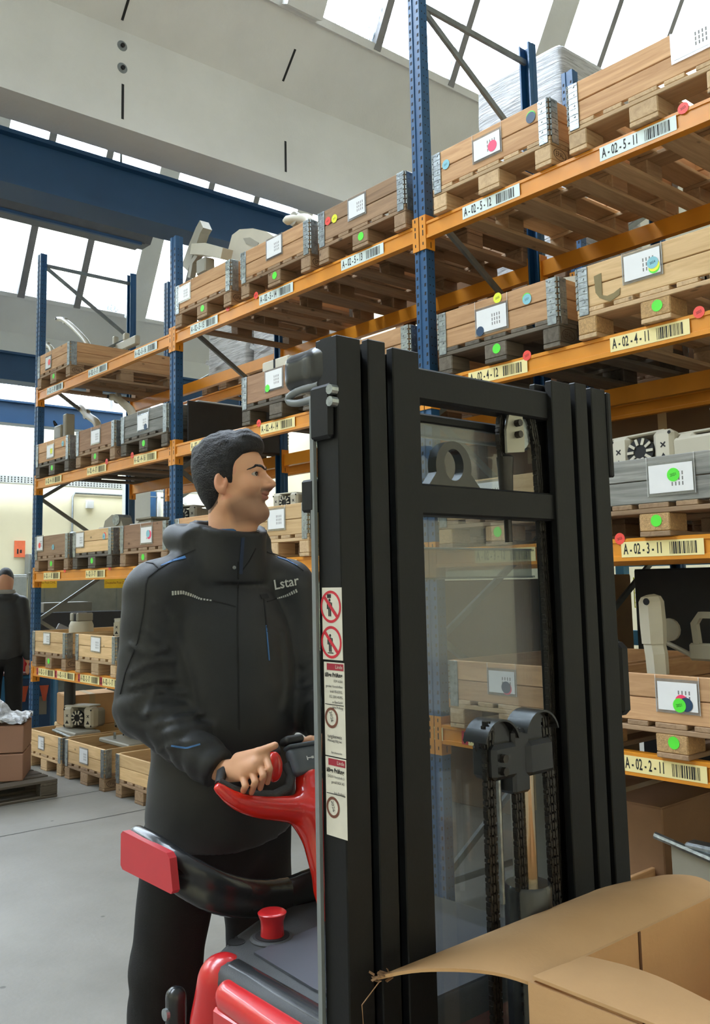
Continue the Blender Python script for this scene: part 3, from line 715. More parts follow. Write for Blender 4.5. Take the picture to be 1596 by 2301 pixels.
CW = {'pine': 'pine', 'pale': 'pale pine', 'brown': 'brown', 'grey': 'weathered grey', 'old': 'worn brown'}
COL = {}
for lv, n, pw, cw, ply, chip, gr, sx in LOADS:
    place = 'above label A-02-%d-%d' % (lv, n) if lv > 1 else 'on the floor below label A-02-1-%d' % n
    yy = -.03 if lv > 1 else -.05
    pallet(SLOT[n]+sx, yy, Z(lv), '%s pallet %s' % (WD[pw], place), pw, chip, bool(gr), epal=n not in (13,))
    COL[lv, n] = collar(SLOT[n]+sx, yy, Z(lv)+.144, '%s wooden collar %s' % (CW[cw], place), cw, bool(ply), warp=.006 if (lv, n) == (5, 11) else 0.)
R26 = .027
def col(lv, n): return COL[lv, n]
pouch(col(5, 18), .28, .085, .15, .14, 0, [(.03, 0, .03, M_RED, None)])
pouch(col(5, 15), .14, .11, .2, .135)
pouch(col(5, 14), .41, .125, .19, .15)
pouch(col(5, 13), .38, .12, .17, .14); dot(col(5, 13), .10, .12, R26, M_RED, '2023'); dot(col(5, 13), .165, .115, R26, M_YEL, '2022')
pouch(col(5, 12), .40, .10, .20, .135, 0, [(.04, -.015, .03, M_PINK, None)]); dot(col(5, 12), .105, .11, R26, M_SKYB, '2021'); dot(col(5, 12), .69, .142, .029, M_GREEN); dot(col(5, 12), .69, .136, .029, M_NAVY, None, -.0022)
pouch(col(5, 11), .66, .125, .22, .14)
pouch(col(4, 18), .37, .09, .18, .14, 0, [(.03, 0, .028, M_YEL, None)]); dot(col(4, 18), .66, .13, R26, M_SKYB, '2021')
pouch(col(4, 17), .42, .1, .19, .14)
pouch(col(4, 16), .40, .1, .2, .145, 0, [(.05, -.045, .026, M_NAVY, None)])
pouch(col(4, 14), .39, .12, .21, .15, 0, [(-.07, -.05, .026, M_GREEN, None)])
pouch(col(4, 12), .385, .085, .22, .145, 0, [(-.075, -.05, .026, M_NAVY, None)]); dot(col(4, 12), .43, .185, R26, M_YEL, '2022'); dot(col(4, 12), .615, .135, R26, M_GREEN); dot(col(4, 12), .617, .13, R26, M_SKYB, '2021', -.0022)
pouch(col(4, 11), .35, .125, .2, .14, 0, [(.06, -.03, .027, M_GREEN, None), (.06, -.022, .027, M_YEL, None), (.055, -.008, .027, M_SKYB, '2024')])
mk = plain('faded_stencil', (132, 118, 84), .9)
obj('stencil', MB().prism([(.10, .14), (.14, .145), (.14, .04), (.165, .03), (.20, .035), (.235, .05), (.23, .02), (.18, .0), (.125, .03), (.105, .06)][::-1], 'y', -.0012, .0005), mk, col(4, 11))
pouch(col(3, 18), .13, .13, .17, .16, 0, [(0, -.02, .028, M_RED, None)], False); dot(col(3, 18), .45, .08, R26, M_SKYB, '2021')
pouch(col(3, 17), .16, .12, .18, .15, 0, (), False); dot(col(3, 17), .66, .135, R26, M_RED); dot(col(3, 17), .65, .128, R26, M_SKYB, '2021', -.0022)
pouch(col(3, 16), .47, .1, .2, .15, 0, [(.05, 0, .036, M_PINK, None), (.035, .008, .03, M_SKYB, None)])
pouch(col(3, 14), .46, .11, .2, .15)
pouch(col(3, 12), .37, .12, .19, .14)
pouch(col(3, 11), .49, .1, .225, .145, 0, [(.015, .012, .029, M_GREEN, '2021')])
pouch(col(2, 18), .36, .135, .17, .12, 0, (), False)
pouch(col(2, 17), .42, .12, .2, .14, .03, (), False)
pouch(col(2, 12), .36, .11, .185, .13, 0, [(.035, -.03, .029, M_PINK, None), (.03, -.024, .029, M_NAVY, None)])
pouch(col(2, 11), .44, .115, .2, .14, 0, [(.02, -.02, .029, M_PINK, None), (.04, -.03, .029, M_NAVY, None), (.01, -.035, .029, M_GREEN, '2021')])
pouch(col(1, 18), .34, .1, .15, .13, 0, (), False); pouch(col(1, 17), .40, .1, .18, .14, 0, (), False)
# ------------------------------------------------------------------ stacker truck
M_MAST = plain('mast_black', (13, 13, 15), .55, 0, .1, 6, .03, 120, .3)
M_TRUCKRED = plain('truck_red', (196, 34, 38), .28, 0, .05, 4, 0, 60, .5, .4)
M_TILRED = plain('tiller_red', (216, 40, 28), .22, 0, .04, 6, 0, 60, .5, .5)
M_COVER = plain('cover_dark', (62, 63, 64), .6, 0, .08, 20, .15, 300, .4)
M_MAT = plain('slate_mat', (66, 68, 76), .55, 0, .05, 10)
M_GLOSSB = plain('black_gloss', (38, 39, 41), .22, 0, .05, 10, 0, 60, .5)
M_CHROME = plain('chrome_rod', (196, 176, 150), .18, .9, .05)
M_CHAIN = plain('oily_chain', (40, 36, 33), .4, .3, .2, 60)
M_GREYH = plain('grey_handle', (120, 124, 126), .45, 0, .05)
M_SCREEN = clearmat('guard_screen', (222, 226, 226), .10, .06, .03, .16, 2.2)
M_STK = plain('worn_white_sticker', (206, 200, 186), .6, 0, .06, 30)
M_STKRED = plain('sticker_crimson', (150, 28, 48), .6); M_PROH = plain('prohibition_red', (190, 30, 48), .6); M_RING = plain('ring_brown', (104, 58, 42), .6)
TX, TY = 2.33, -2.2
TR = thing('stacker_truck', 'red and black stacker truck with tall black mast in front of the man', 'stacker truck', (TX, TY, 0))
def tp(name, mb, mat, parent=None, smooth=None): return obj(name, mb, mat, parent or TR, smooth=smooth)
ZT = 2.13
for s in (-1, 1):
    def yb(a, b): return (min(a*s, b*s), max(a*s, b*s))
    def chan(name, ya, yo, web, z1, xr=-.060):
        m = MB(); m.cbox(-.018, 0, *yb(ya, yo), .06, z1, .002); m.cbox(xr, xr+.016, *yb(ya, yo), .06, z1, .002); m.box(xr+.014, -.016, *yb(web, web+.012), .06, z1); return tp(name, m, M_MAST)
    chan('outer_channel', .345, .40, .388, ZT)
    chan('middle_channel', .285, .328, .300, ZT+.004)
    chan('inner_channel', .20, .268, .230, ZT-.002)
    for yy in (.336, .277): tp('roller', MB().lathe([(.024, -.007), (.024, .007)], (-.045, yy*s, ZT-.028), 16, 'y'), M_STEEL, smooth=40)
for nm, z0, z1, x0, x1 in (('top_crossbar', 2.042, 2.104, -.055, -.012), ('rear_crossbar', 2.010, 2.030, -.078, -.06), ('middle_crossbar', 1.826, 1.884, -.055, -.008)):
    tp(nm, MB().cbox(x0, x1, -.205, .205, z0, z1, .004), M_MAST)
tp('lower_crossbar', MB().cbox(-.06, -.01, -.3, .3, .2, .34, .006), M_MAST)
tp('top_plate', MB().prism([(.19, 2.104), (.26, 2.112), (.30, 2.136), (.40, 2.136), (.40, 2.0), (.19, 2.04)][::-1], 'x', -.07, -.062), M_MAST)
# lifting eye
e = MB(); n = 36; o_, i_ = [], []
for k in range(n+1):
    a = math.pi*1.16*(k/n)-math.pi*.08
    o_.append((-.095+.050*math.cos(a), 1.922+.050*math.sin(a)))
for k in range(n+1): pass
outl = [(-.02, 1.883)]+o_+[(-.166, 1.883)]
hole = [(-.095+.027*math.cos(2*math.pi*k/40), 1.926+.031*math.sin(2*math.pi*k/40)) for k in range(40)]
bm = bmesh.new()
def ring(pts, x): return [bm.verts.new((x, a, b)) for a, b in pts]
for x, fl in ((-.040, 0), (-.018, 1)):
    vo, vi = ring(outl, x), ring(hole, x)
    es = [bm.edges.new((vo[k], vo[(k+1) % len(vo)])) for k in range(len(vo))]+[bm.edges.new((vi[k], vi[(k+1) % len(vi)])) for k in range(len(vi))]
    bmesh.ops.triangle_fill(bm, edges=es, use_beauty=True)
    if fl == 0: v0, w0 = vo, vi
    else:
        for A, B in ((v0, vo), (w0, vi)):
            for k in range(len(A)): bm.faces.new((A[k], A[(k+1) % len(A)], B[(k+1) % len(B)], B[k]))
bmesh.ops.recalc_face_normals(bm, faces=bm.faces); me = bpy.data.meshes.new('lifting_eye'); bm.to_mesh(me); bm.free(); me.shade_smooth(); me.set_sharp_from_angle(angle=math.radians(40))
tp('lifting_eye', me, M_GLOSSB)
# leaf chains: links one by one along the run, joined per chain
def chain(pts, w=.020, label=None):
    m = MB(); P = [Vector(p) for p in pts]; L = sum((P[i+1]-P[i]).length for i in range(len(P)-1)); n = int(L/.0165)
    for k in range(n):
        d = L*(k+.5)/n; i = 0
        while i < len(P)-2 and d > (P[i+1]-P[i]).length: d -= (P[i+1]-P[i]).length; i += 1
        t = (P[i+1]-P[i]).normalized(); c = P[i]+t*d; q = t.to_track_quat('Z', 'Y').to_matrix().to_4x4(); q.translation = c
        wide = w if k % 2 else w*.78
        for j in (-1, 0, 1): m.obox(q @ Matrix.Translation((0, j*wide*.36, 0)), .011, wide*.22, .021)
        m.obox(q, .008, w*1.12, .006)
    return tp('lift_chain', m, M_CHAIN)
chain([(-.035, .118, 2.045), (-.03, .14, 2.062), (-.03, .160, 2.05), (-.03, .176, 1.98), (-.03, .188, 1.6), (-.03, .18, .9)])
chain([(-.035, .072, 2.05), (-.035, .064, 2.0), (-.035, .07, 1.95)], .018)
chain([(.01, -.058, 1.44), (.01, -.06, 1.3), (.01, -.064, .85)], .026)
chain([(.01, .018, 1.42), (.01, .02, 1.2), (.01, .02, .9)], .022)
chain([(.01, .110, 1.43), (.01, .118, 1.3), (.01, .124, .85)], .026)
tp('chain_anchor', MB().lathe([(.014, 1.87), (.016, 1.93), (.018, 1.955), (.012, 1.96)], (-.035, .078, 0), 12), M_CHAIN, smooth=40)
tp('anchor_rod', MB().tube([(-.035, .078, 1.89), (-.035, .080, 1.78)], .008, 8), M_CHAIN, smooth=40)
pb = tp('pulley_bracket', MB().prism([(.066, 1.962), (.122, 1.968), (.124, 2.0), (.118, 2.064), (.082, 2.058), (.066, 2.01)], 'x', -.024, -.018), plain('bracket_grey', (150, 146, 132), .4, .4))
for z in (2.026, 2.002): obj('bolt', MB().lathe([(.0075, 0), (.0075, .012)], (-.018, .098, z), 8, 'x'), M_CHAIN, pb)
tp('pulley', MB().lathe([(.040, -.012), (.034, -.006), (.034, .006), (.040, .012)], (-.045, .122, 2.012), 22, 'x'), M_STEEL, smooth=40)
# twin chain pulleys with guards over the hydraulic cylinder
for yy, zt in ((-.036, 1.435), (.085, 1.44)):
    tp('chain_pulley', MB().lathe([(.036, -.014), (.030, -.008), (.030, .008), (.036, .014)], (0.0, yy, zt-.03), 20, 'x'), M_GLOSSB, smooth=40)
    g = MB(); P_ = []
    for k in range(13):
        a = math.radians(15+150*k/12); P_.append([(-.028+j*.028, yy+.052*math.cos(a), zt-.042+.052*math.sin(a)) for j in range(3)])
    g.grid(P_, .004); tp('chain_guard', g, M_GLOSSB, smooth=60)
tp('pulley_yoke', MB().cbox(-.03, .03, -.065, .005, 1.335, 1.40, .008).cbox(-.03, .03, .035, .115, 1.33, 1.395, .008).cbox(-.022, .022, .0, .05, 1.30, 1.42, .006), M_GLOSSB)
for z in (1.375, 1.352): tp('yoke_bolt', MB().lathe([(.008, 0), (.008, .008)], (.03, -.042, z), 8, 'x'), M_CHAIN)
tp('cylinder_rod', MB().tube([(0, .058, 1.12), (0, .058, 1.34)], .0165, 20), M_CHROME, smooth=40)
tp('hose_tube', MB().tube([(-.012, -.008, 1.1), (-.012, -.008, 1.33)], .005, 8), M_STEEL, smooth=40)
tp('cylinder', MB().lathe([(.046, .25), (.046, 1.122), (.042, 1.128)], (0, .052, 0), 22), M_GLOSSB, smooth=40)
tp('lift_cylinder', MB().lathe([(.02, .2), (.02, 2.0)], (-.05, .365, 0), 14).lathe([(.02, .2), (.02, 2.0)], (-.05, -.365, 0), 14), M_GLOSSB, smooth=40)
# clear guard screen with folded stiffening ribs
tp('guard_screen', MB().box(-.066, -.063, -.405, .405, .80, 2.026), M_SCREEN)
for z0, z1 in ((1.986, 2.016), (1.708, 1.768)):
    tp('screen_rib', MB().box(-.074, -.066, -.19, .2, z0, z0+.004).box(-.074, -.066, -.19, .2, z1-.004, z1).box(-.076, -.074, -.19, .2, z0, z1), M_SCREEN)
for z in (2.016, 1.986, 1.768, 1.709): tp('rib_edge', MB().box(-.078, -.072, -.19, .2, z-.0016, z+.0016), plain('screen_edge_light', (190, 192, 190), .3))
tp('screen_edge', MB().box(-.068, -.058, -.409, -.402, .60, 2.026), M_GREYH)
tp('screen_clip', MB().cbox(-.095, -.06, -.41, -.385, 1.828, 1.885, .004), M_MAST)
# hose cover, grab loop and hose bracket at the mast head
me, _ = sdf_mesh(lambda P: smin(d_box(P, (-.100, -.365, 2.088), (.058, .040, .036), .022), d_box(P, (-.05, -.365, 2.085), (.035, .034, .032), .012), .015), (-.2, -.46, 2.03), (0., -.29, 2.15), .005)
tp('hose_cover', me, M_GLOSSB)
tp('grab_loop', MB().tube([(-.055, -.395, 2.052)]+[(-.10-.048*math.sin(a), -.395, 2.052-.012*(1-math.cos(a))) for a in [i*math.pi/8 for i in range(9)]]+[(-.05, -.40, 2.028)], .007, 8), M_GREYH, smooth=50)
tp('hose_bracket', MB().cbox(-.066, -.008, -.412, -.398, 1.95, 2.046, .006), M_MAST)
for z in (2.033, 2.012): tp('bracket_bolt', MB().lathe([(.009, 0), (.009, -.014), (.005, -.014)][::-1], (-.006, -.40, z), 10, 'y'), M_STEEL)
tp('side_bumper', MB().cbox(-.06, .0, .40, .445, 1.40, 1.56, .012), M_MAST); tp('side_cover', MB().cbox(-.06, .004, .40, .416, 1.93, 2.125, .003), M_MAST)
# stickers on the mast side (facing -Y)
YS = -.4012
def stk(x0, x1, z0, z1): return tp('warning_sticker', MB().box(x0, x1, YS-.0004, YS, z0, z1), M_STK)
def on(st, mb, mat, nm='print'): return obj(nm, mb, mat, st)
def circ(cx, cz, r0, r1, y, n=32):
    m = MB()
    for k in range(n):
        a, b = 2*math.pi*k/n, 2*math.pi*(k+1)/n
        m.add([(cx+r*math.cos(q), y, cz+r*math.sin(q)) for q, r in ((a, r0), (b, r0), (b, r1), (a, r1))], [(0, 1, 2, 3)])
    return m
Yp = YS-.0008
s1 = stk(-.05, .002, 1.577, 1.697)
for cz, man2 in ((1.665, 1), (1.606, 0)):
    on(s1, circ(-.027, cz, .027, .0225, Yp), M_PROH)
    m = MB().lathe([(.0026, 0), (.0026, .0002)], (-.030, Yp+.0002, cz+.011), 10, 'y'); m.box(-.033, -.027, Yp, Yp+.0002, cz-.003, cz+.008); m.box(-.0335, -.0305, Yp, Yp+.0002, cz-.016, cz-.003); m.box(-.0295, -.0265, Yp, Yp+.0002, cz-.016, cz-.003); m.box(-.037, -.034, Yp, Yp+.0002, cz-.004, cz+.007); m.box(-.026, -.0235, Yp, Yp+.0002, cz-.004, cz+.007)
    if man2: m.box(-.036, -.026, Yp, Yp+.0002, cz+.0145, cz+.021)
    else: m.box(-.037, -.022, Yp, Yp+.0002, cz-.0185, cz-.017)
    on(s1, m, M_INK)
    d = .0245*.707; w = .0022
    on(s1, MB().add([(-.027-d-w, Yp-.0002, cz+d-w), (-.027-d+w, Yp-.0002, cz+d+w), (-.027+d+w, Yp-.0002, cz-d+w), (-.027+d-w, Yp-.0002, cz-d-w)], [(3, 2, 1, 0)]), M_PROH)
def inspection(z0, z1, rows, zr, low):
    s = stk(-.048, .005, z0, z1)
    on(s, MB().box(-.040, .003, Yp, Yp+.0002, z1-.013, z1-.002), M_STKRED)
    lettering('Linde', .0085, M_STK, s, (.001, Yp-.0002, z1-.0075), align='RIGHT')
    z = z1-.021
    for i, tx in enumerate(rows): lettering(tx, .0098 if i == 0 else .0062, M_INK, s, (.000, Yp, z), align='RIGHT', sx=.85, bold=.0003 if i == 0 else 0); z -= .0085 if i else .010
    on(s, MB().box(-.046, .002, Yp, Yp+.0002, zr+.021, zr+.0222), M_INK)
    on(s, circ(-.030, zr, .017, .0125, Yp), M_RING)
    lettering('2026', .0092, M_INK, s, (-.030, Yp-.0002, zr+.002), (math.pi/2, math.radians(75), 0), 'CENTER')
    for tx, zz, sz in low: lettering(tx, sz, M_INK, s, (-.004, Yp, zz), align='RIGHT', sx=.85)
    return s
inspection(1.420, 1.573, ['äßige Prüfung', 'FEM 4.004', 'genden Vorschriften', 'kraft 95/63/EG,', 'EG, 2001/45/EG', 'er BetrSichV', 'hste Prüfung'], 1.482, [('tungshinweis', 1.452, .0085), ('Wartung fällig bei:', 1.445, .006), ('Betriebsstunden', 1.426, .005)])
inspection(1.292, 1.418, ['äßige Prüfung', 'DGUV Vorschrift 3', 'gemäß BGV A3', '', 'hste Prüfung'], 1.338, [('', 1.31, .006)])
# fork carriage, forks and straddle legs
tp('carriage', MB().cbox(.02, .06, -.30, .30, .36, .46, .006).cbox(.02, .06, -.30, .30, .62, .72, .006).cbox(.02, .05, -.27, -.2, .36, .72, .006).cbox(.02, .05, .2, .27, .36, .72, .006), M_MAST)
for s in (-1, 1):
    tp('fork', MB().prism([(.06, .72), (.10, .72), (.10, .40), (1.18, .385), (1.18, .37), (.10, .35), (.06, .36)][::-1], 'y', s*.19-.085, s*.19+.085), M_MAST)
    tp('straddle_leg', MB().cbox(-.5, 1.1, s*.19-.07, s*.19+.07, .03, .10, .01), M_MAST)
    tp('load_wheel', MB().lathe([(.04, -.05), (.04, .05)], (1.0, s*.19, .0405), 18, 'y'), M_COVER, smooth=40)
tp('drive_wheel', MB().lathe([(.115, -.045), (.115, .045)], (-.45, 0, .1155), 24, 'y'), M_COVER, smooth=40)
# ------------------------------------------------------------------ body
def body_sdf(P):
    d = d_box(P, (-.36, 0, .52), (.26, .335, .40), .06); d = smin(d, d_ell(P, (-.50, 0, .5), (.19, .34, .47)), .06); return smax(d, P[..., 2]-.868, .01)
me, _ = sdf_mesh(lambda P: np.maximum(body_sdf(P), -(d_box(P, (-.50, -.335, .5), (.012, .05, .6)))), (-.74, -.36, .1), (-.06, .36, .93), .014)
tp('chassis', me, M_TRUCKRED)
me, _ = sdf_mesh(lambda P: smin(d_cap(P, (-.635, -.30, .3), (-.545, -.293, .885), .060, .047), d_cap(P, (-.56, -.29, .8), (-.53, -.285, .893), .05, .038), .03), (-.72, -.38, .2), (-.44, -.2, .97), .007)
tp('rear_corner_panel', me, M_TRUCKRED)
pn = MB()
pn.grid([[(x, -.345+.012*abs(v-.0)*0, z) for v, z in enumerate((.20, .5, .80, .86))] for x in (-.485, -.3, -.08)], .012)
tp('side_panel', MB().cbox(-.485, -.08, -.352, -.33, .2, .868, .006), M_TRUCKRED)
me, _ = sdf_mesh(lambda P: smin(d_cap(P, (-.462, -.322, .888), (-.08, -.338, .884), .030, .034), d_box(P, (-.28, -.325, .873), (.195, .020, .02), .008), .015), (-.52, -.40, .84), (-.03, -.26, .96), .006)
tp('side_rail', me, M_TRUCKRED)
plan = [(-.10, -.335), (-.44, -.33), (-.535, -.322), (-.578, -.295), (-.64, -.20), (-.70, -.08), (-.725, .0), (-.70, .08), (-.64, .20), (-.578, .295), (-.535, .322), (-.44, .33), (-.10, .335)]
cx, cy = -.35, 0
cov = MB(); lay = [(.0, .868), (.0, .898), (.006, .915), (.018, .925), (.04, .930)]
vs = [((x+(cx-x)*a*2.0), (y+(cy-y)*a*2.0), z) for a, z in lay for x, y in plan]; k = len(plan)
fs = [(j*k+i, j*k+(i+1) % k, (j+1)*k+(i+1) % k, (j+1)*k+i) for j in range(len(lay)-1) for i in range(k)]
fs += [tuple(range(k))[::1], tuple((len(lay)-1)*k+i for i in range(k))]
cov.add(vs, [f[::-1] for f in fs[:-2]]+[tuple(range(k)), tuple((len(lay)-1)*k+i for i in range(k-1, -1, -1))])
tp('top_cover', cov, M_COVER, smooth=50)
tp('cover_roll', MB().tube([(-.50, -.285, .910), (-.30, -.292, .912), (-.05, -.298, .912)], .026, 14), M_GLOSSB, smooth=50)
tp('trim_line', MB().tube([(x*1.004, y*1.004, .871) for x, y in plan], .004, 6), M_TRUCKRED, smooth=60)
tp('storage_mat', MB().prism([(-.505, -.235), (-.285, -.25), (-.10, -.235), (-.10, .22), (-.47, .22), (-.535, .02)], 'z', .9305, .9355), M_MAT)
tp('cover_seam', MB().strip([(-.615, -.205, .928), (-.56, -.262, .927), (-.53, -.312, .922)], .006, .004), M_DARK)
tp('key_hole', MB().lathe([(.020, 0), (.020, .0012)], (-.588, -.225, .9300), 22), M_DARK)
es = tp('emergency_stop', MB().lathe([(.050, 0), (.050, .004), (.044, .008)], (-.548, -.156, .929), 26), M_COVER, smooth=30)
obj('stop_well', MB().lathe([(.038, 0), (.038, .001)], (-.548, -.156, .9375), 24), M_DARK, es)
obj('stop_button', MB().lathe([(.026, .937), (.025, .960), (.026, .970), (.031, .982), (.032, .986), (.028, .989), (.010, .986)], (-.548, -.156, 0), 26), M_TRUCKRED, es, smooth=50)
kn = tp('platform_hinge', sdf_mesh(lambda P: d_box(P, (-.655, -.335, .79), (.022, .022, .06), .02), (-.70, -.38, .71), (-.61, -.29, .87), .006)[0], M_GLOSSB)
obj('hinge_bolt', MB().lathe([(.012, -.004), (.012, .004), (.008, .004)][::-1], (-.655, -.359, .80), 14, 'y'), M_STEEL, kn)
# ------------------------------------------------------------------ platform and side guards
tp('platform', MB().cbox(-1.34, -.62, -.27, .27, .205, .235, .01), M_MAST); tp('platform_mat', MB().cbox(-1.32, -.66, -.25, .25, .235, .243, .003), M_COVER)
for s in (-1, 1):
    A0 = [(-.70, .00, .955), (-.665, .12, .975), (-.645, .235, 1.02), (-.69, .295, 1.062), (-.79, .306, 1.086), (-.90, .300, 1.086)]
    A = [tuple(np.array([np.interp(t, range(6), [q[k] for q in A0]) for k in range(3)])) for t in np.linspace(0, 5, 6)]
    tt = np.linspace(0, 5, 31); A = np.stack([np.interp(tt, range(6), [q[k] for q in A0]) for k in range(3)], 1)
    for _ in range(12): A[1:-1] = (A[:-2]+2*A[1:-1]+A[2:])/4
    A = [tuple(q) for q in A]
    def arm_sdf(P):
        d = [None, None]
        for i in range(len(A)-1):
            a = np.array([A[i][0], A[i][1]*s, A[i][2]]); b = np.array([A[i+1][0], A[i+1][1]*s, A[i+1][2]])
            for dz, r in ((.026, .022), (-.030, .021)):
                sc = .6+.4*min(1, (i+1)/15)
                q = d_cap(P, a+(0, 0, dz*sc), b+(0, 0, dz*(.6+.4*min(1, (i+2)/15))), r); d[dz > 0] = q if d[dz > 0] is None else np.minimum(d[dz > 0], q)
        return smin(d[0], d[1], .03)
    me, _ = sdf_mesh(arm_sdf, (-.96, min(-.05*s, .36*s), .88), (-.58, max(-.05*s, .36*s), 1.17), .008)
    ar = tp('side_guard', me, M_GLOSSB)
    y0, y1 = sorted((.318*s, .336*s))
    obj('guard_panel', MB().prism([(-.915, 1.045), (-.905, 1.037), (-.675, 1.035), (-.668, 1.043), (-.682, 1.108), (-.695, 1.117), (-.905, 1.125), (-.915, 1.117)], 'y', y0, y1), plain('guard_red', (190, 44, 54), .4, 0, .04), ar)
# ------------------------------------------------------------------ tiller
def tpl(y, z, o=0.): return np.array([-.58-.48*(z-1.0)+o, y, z])
TC = .045
def horn(s): return [(TC+s*.245, 1.236, .013), (TC+s*.215, 1.206, .020), (TC+s*.165, 1.184, .025), (TC+s*.10, 1.170, .028), (TC+s*.04, 1.160, .034), (TC-.005, 1.130, .038)]
def tiller_sdf(P):
    d = None
    for s in (-1, 1):
        H = horn(s)
        H = np.stack([np.interp(np.linspace(0, 5, 26), range(6), [q[k] for q in H]) for k in range(3)], 1)
        for _ in range(8): H[1:-1] = (H[:-2]+2*H[1:-1]+H[2:])/4
        for i in range(len(H)-1):
            q = d_cap(P, tpl(*H[i][:2]), tpl(*H[i+1][:2]), H[i][2], H[i+1][2]); d = q if d is None else np.minimum(d, q)
    d = smin(d, d_cap(P, tpl(TC, 1.15), tpl(TC+.012, 1.215), .036, .034), .04)
    d = smin(d, d_cap(P, tpl(TC-.01, 1.13), tpl(.02, .99), .036, .026), .03); d = smin(d, d_cap(P, tpl(.02, .99), (-.56, .015, .93), .026, .024), .02)
    return d
me, _ = sdf_mesh(tiller_sdf, (-.78, -.26, .90), (-.50, .36, 1.30), .006)
ti = tp('tiller', me, M_TILRED)
for s in (-1, 1):
    L_ = [(TC+s*.243, 1.249), (TC+s*.212, 1.226), (TC+s*.165, 1.208), (TC+s*.10, 1.198), (TC+s*.055, 1.208), (TC+s*.035, 1.235), (TC+s*.042, 1.262)]
    obj('tiller_lining', MB().tube([tpl(y, z) for y, z in L_], [.010, .013, .013, .013, .013, .013, .012], 10), M_COVER, ti, smooth=60)
    obj('grip', MB().tube([tpl(TC+s*.243, 1.243), tpl(TC+s*.215, 1.258, -.025), tpl(TC+s*.14, 1.280, -.028), tpl(TC+s*.05, 1.292, -.005)], [.010, .014, .016, .015], 12), M_BLACK, ti, smooth=60)
    obj('drive_flap', sdf_mesh(lambda P, s=s: smax(d_ell(P, tpl(TC+s*.088, 1.262, .014), (.020, .022, .037)), -d_ell(P, tpl(TC+s*.125, 1.262, .01), (.03, .022, .05)), .006), tpl(TC+s*.088, 1.262, .014)-.05, tpl(TC+s*.088, 1.262, .014)+.05, .004)[0], M_TILRED, ti)
# control head: grey panel over the tiller, with a dark cap
hd = Matrix.Translation(tpl(TC+.01, 1.268, .012)) @ Matrix.Rotation(-math.atan(.48), 4, 'Y')
def hbox(name, c, h, mat, rad, par=ti):
    R = np.array(hd.to_3x3()); ctr = np.array(hd @ Vector(c))
    return obj(name, sdf_mesh(lambda P: d_box(P, ctr, h, rad, R), ctr-max(h)*1.5-.01, ctr+max(h)*1.5+.01, .0045)[0], mat, par)
cp = hbox('control_panel', (0, 0, -.006), (.016, .048, .034), plain('panel_slate', (84, 90, 98), .45, 0, .04), .010)
hbox('panel_band', (.001, 0, .032), (.017, .048, .006), plain('panel_slate2', (66, 72, 80), .4, 0, .04), .005, cp)
hbox('control_cap', (-.004, -.020, .050), (.020, .030, .011), M_BLACK, .010, cp)
q = hd @ Matrix.Translation((.0168, .005, -.004)) @ Matrix.Rotation(math.pi/2, 4, 'Y') @ Matrix.Rotation(math.pi/2, 4, 'Z')
l = obj('symbol', MB().box(-.011, .011, -.0012, .0012, 0, .0008).box(-.011, -.008, -.005, .005, 0, .0008).box(.004, .011, -.003, .003, 0, .0008), M_PAPER, cp); l.matrix_local = q
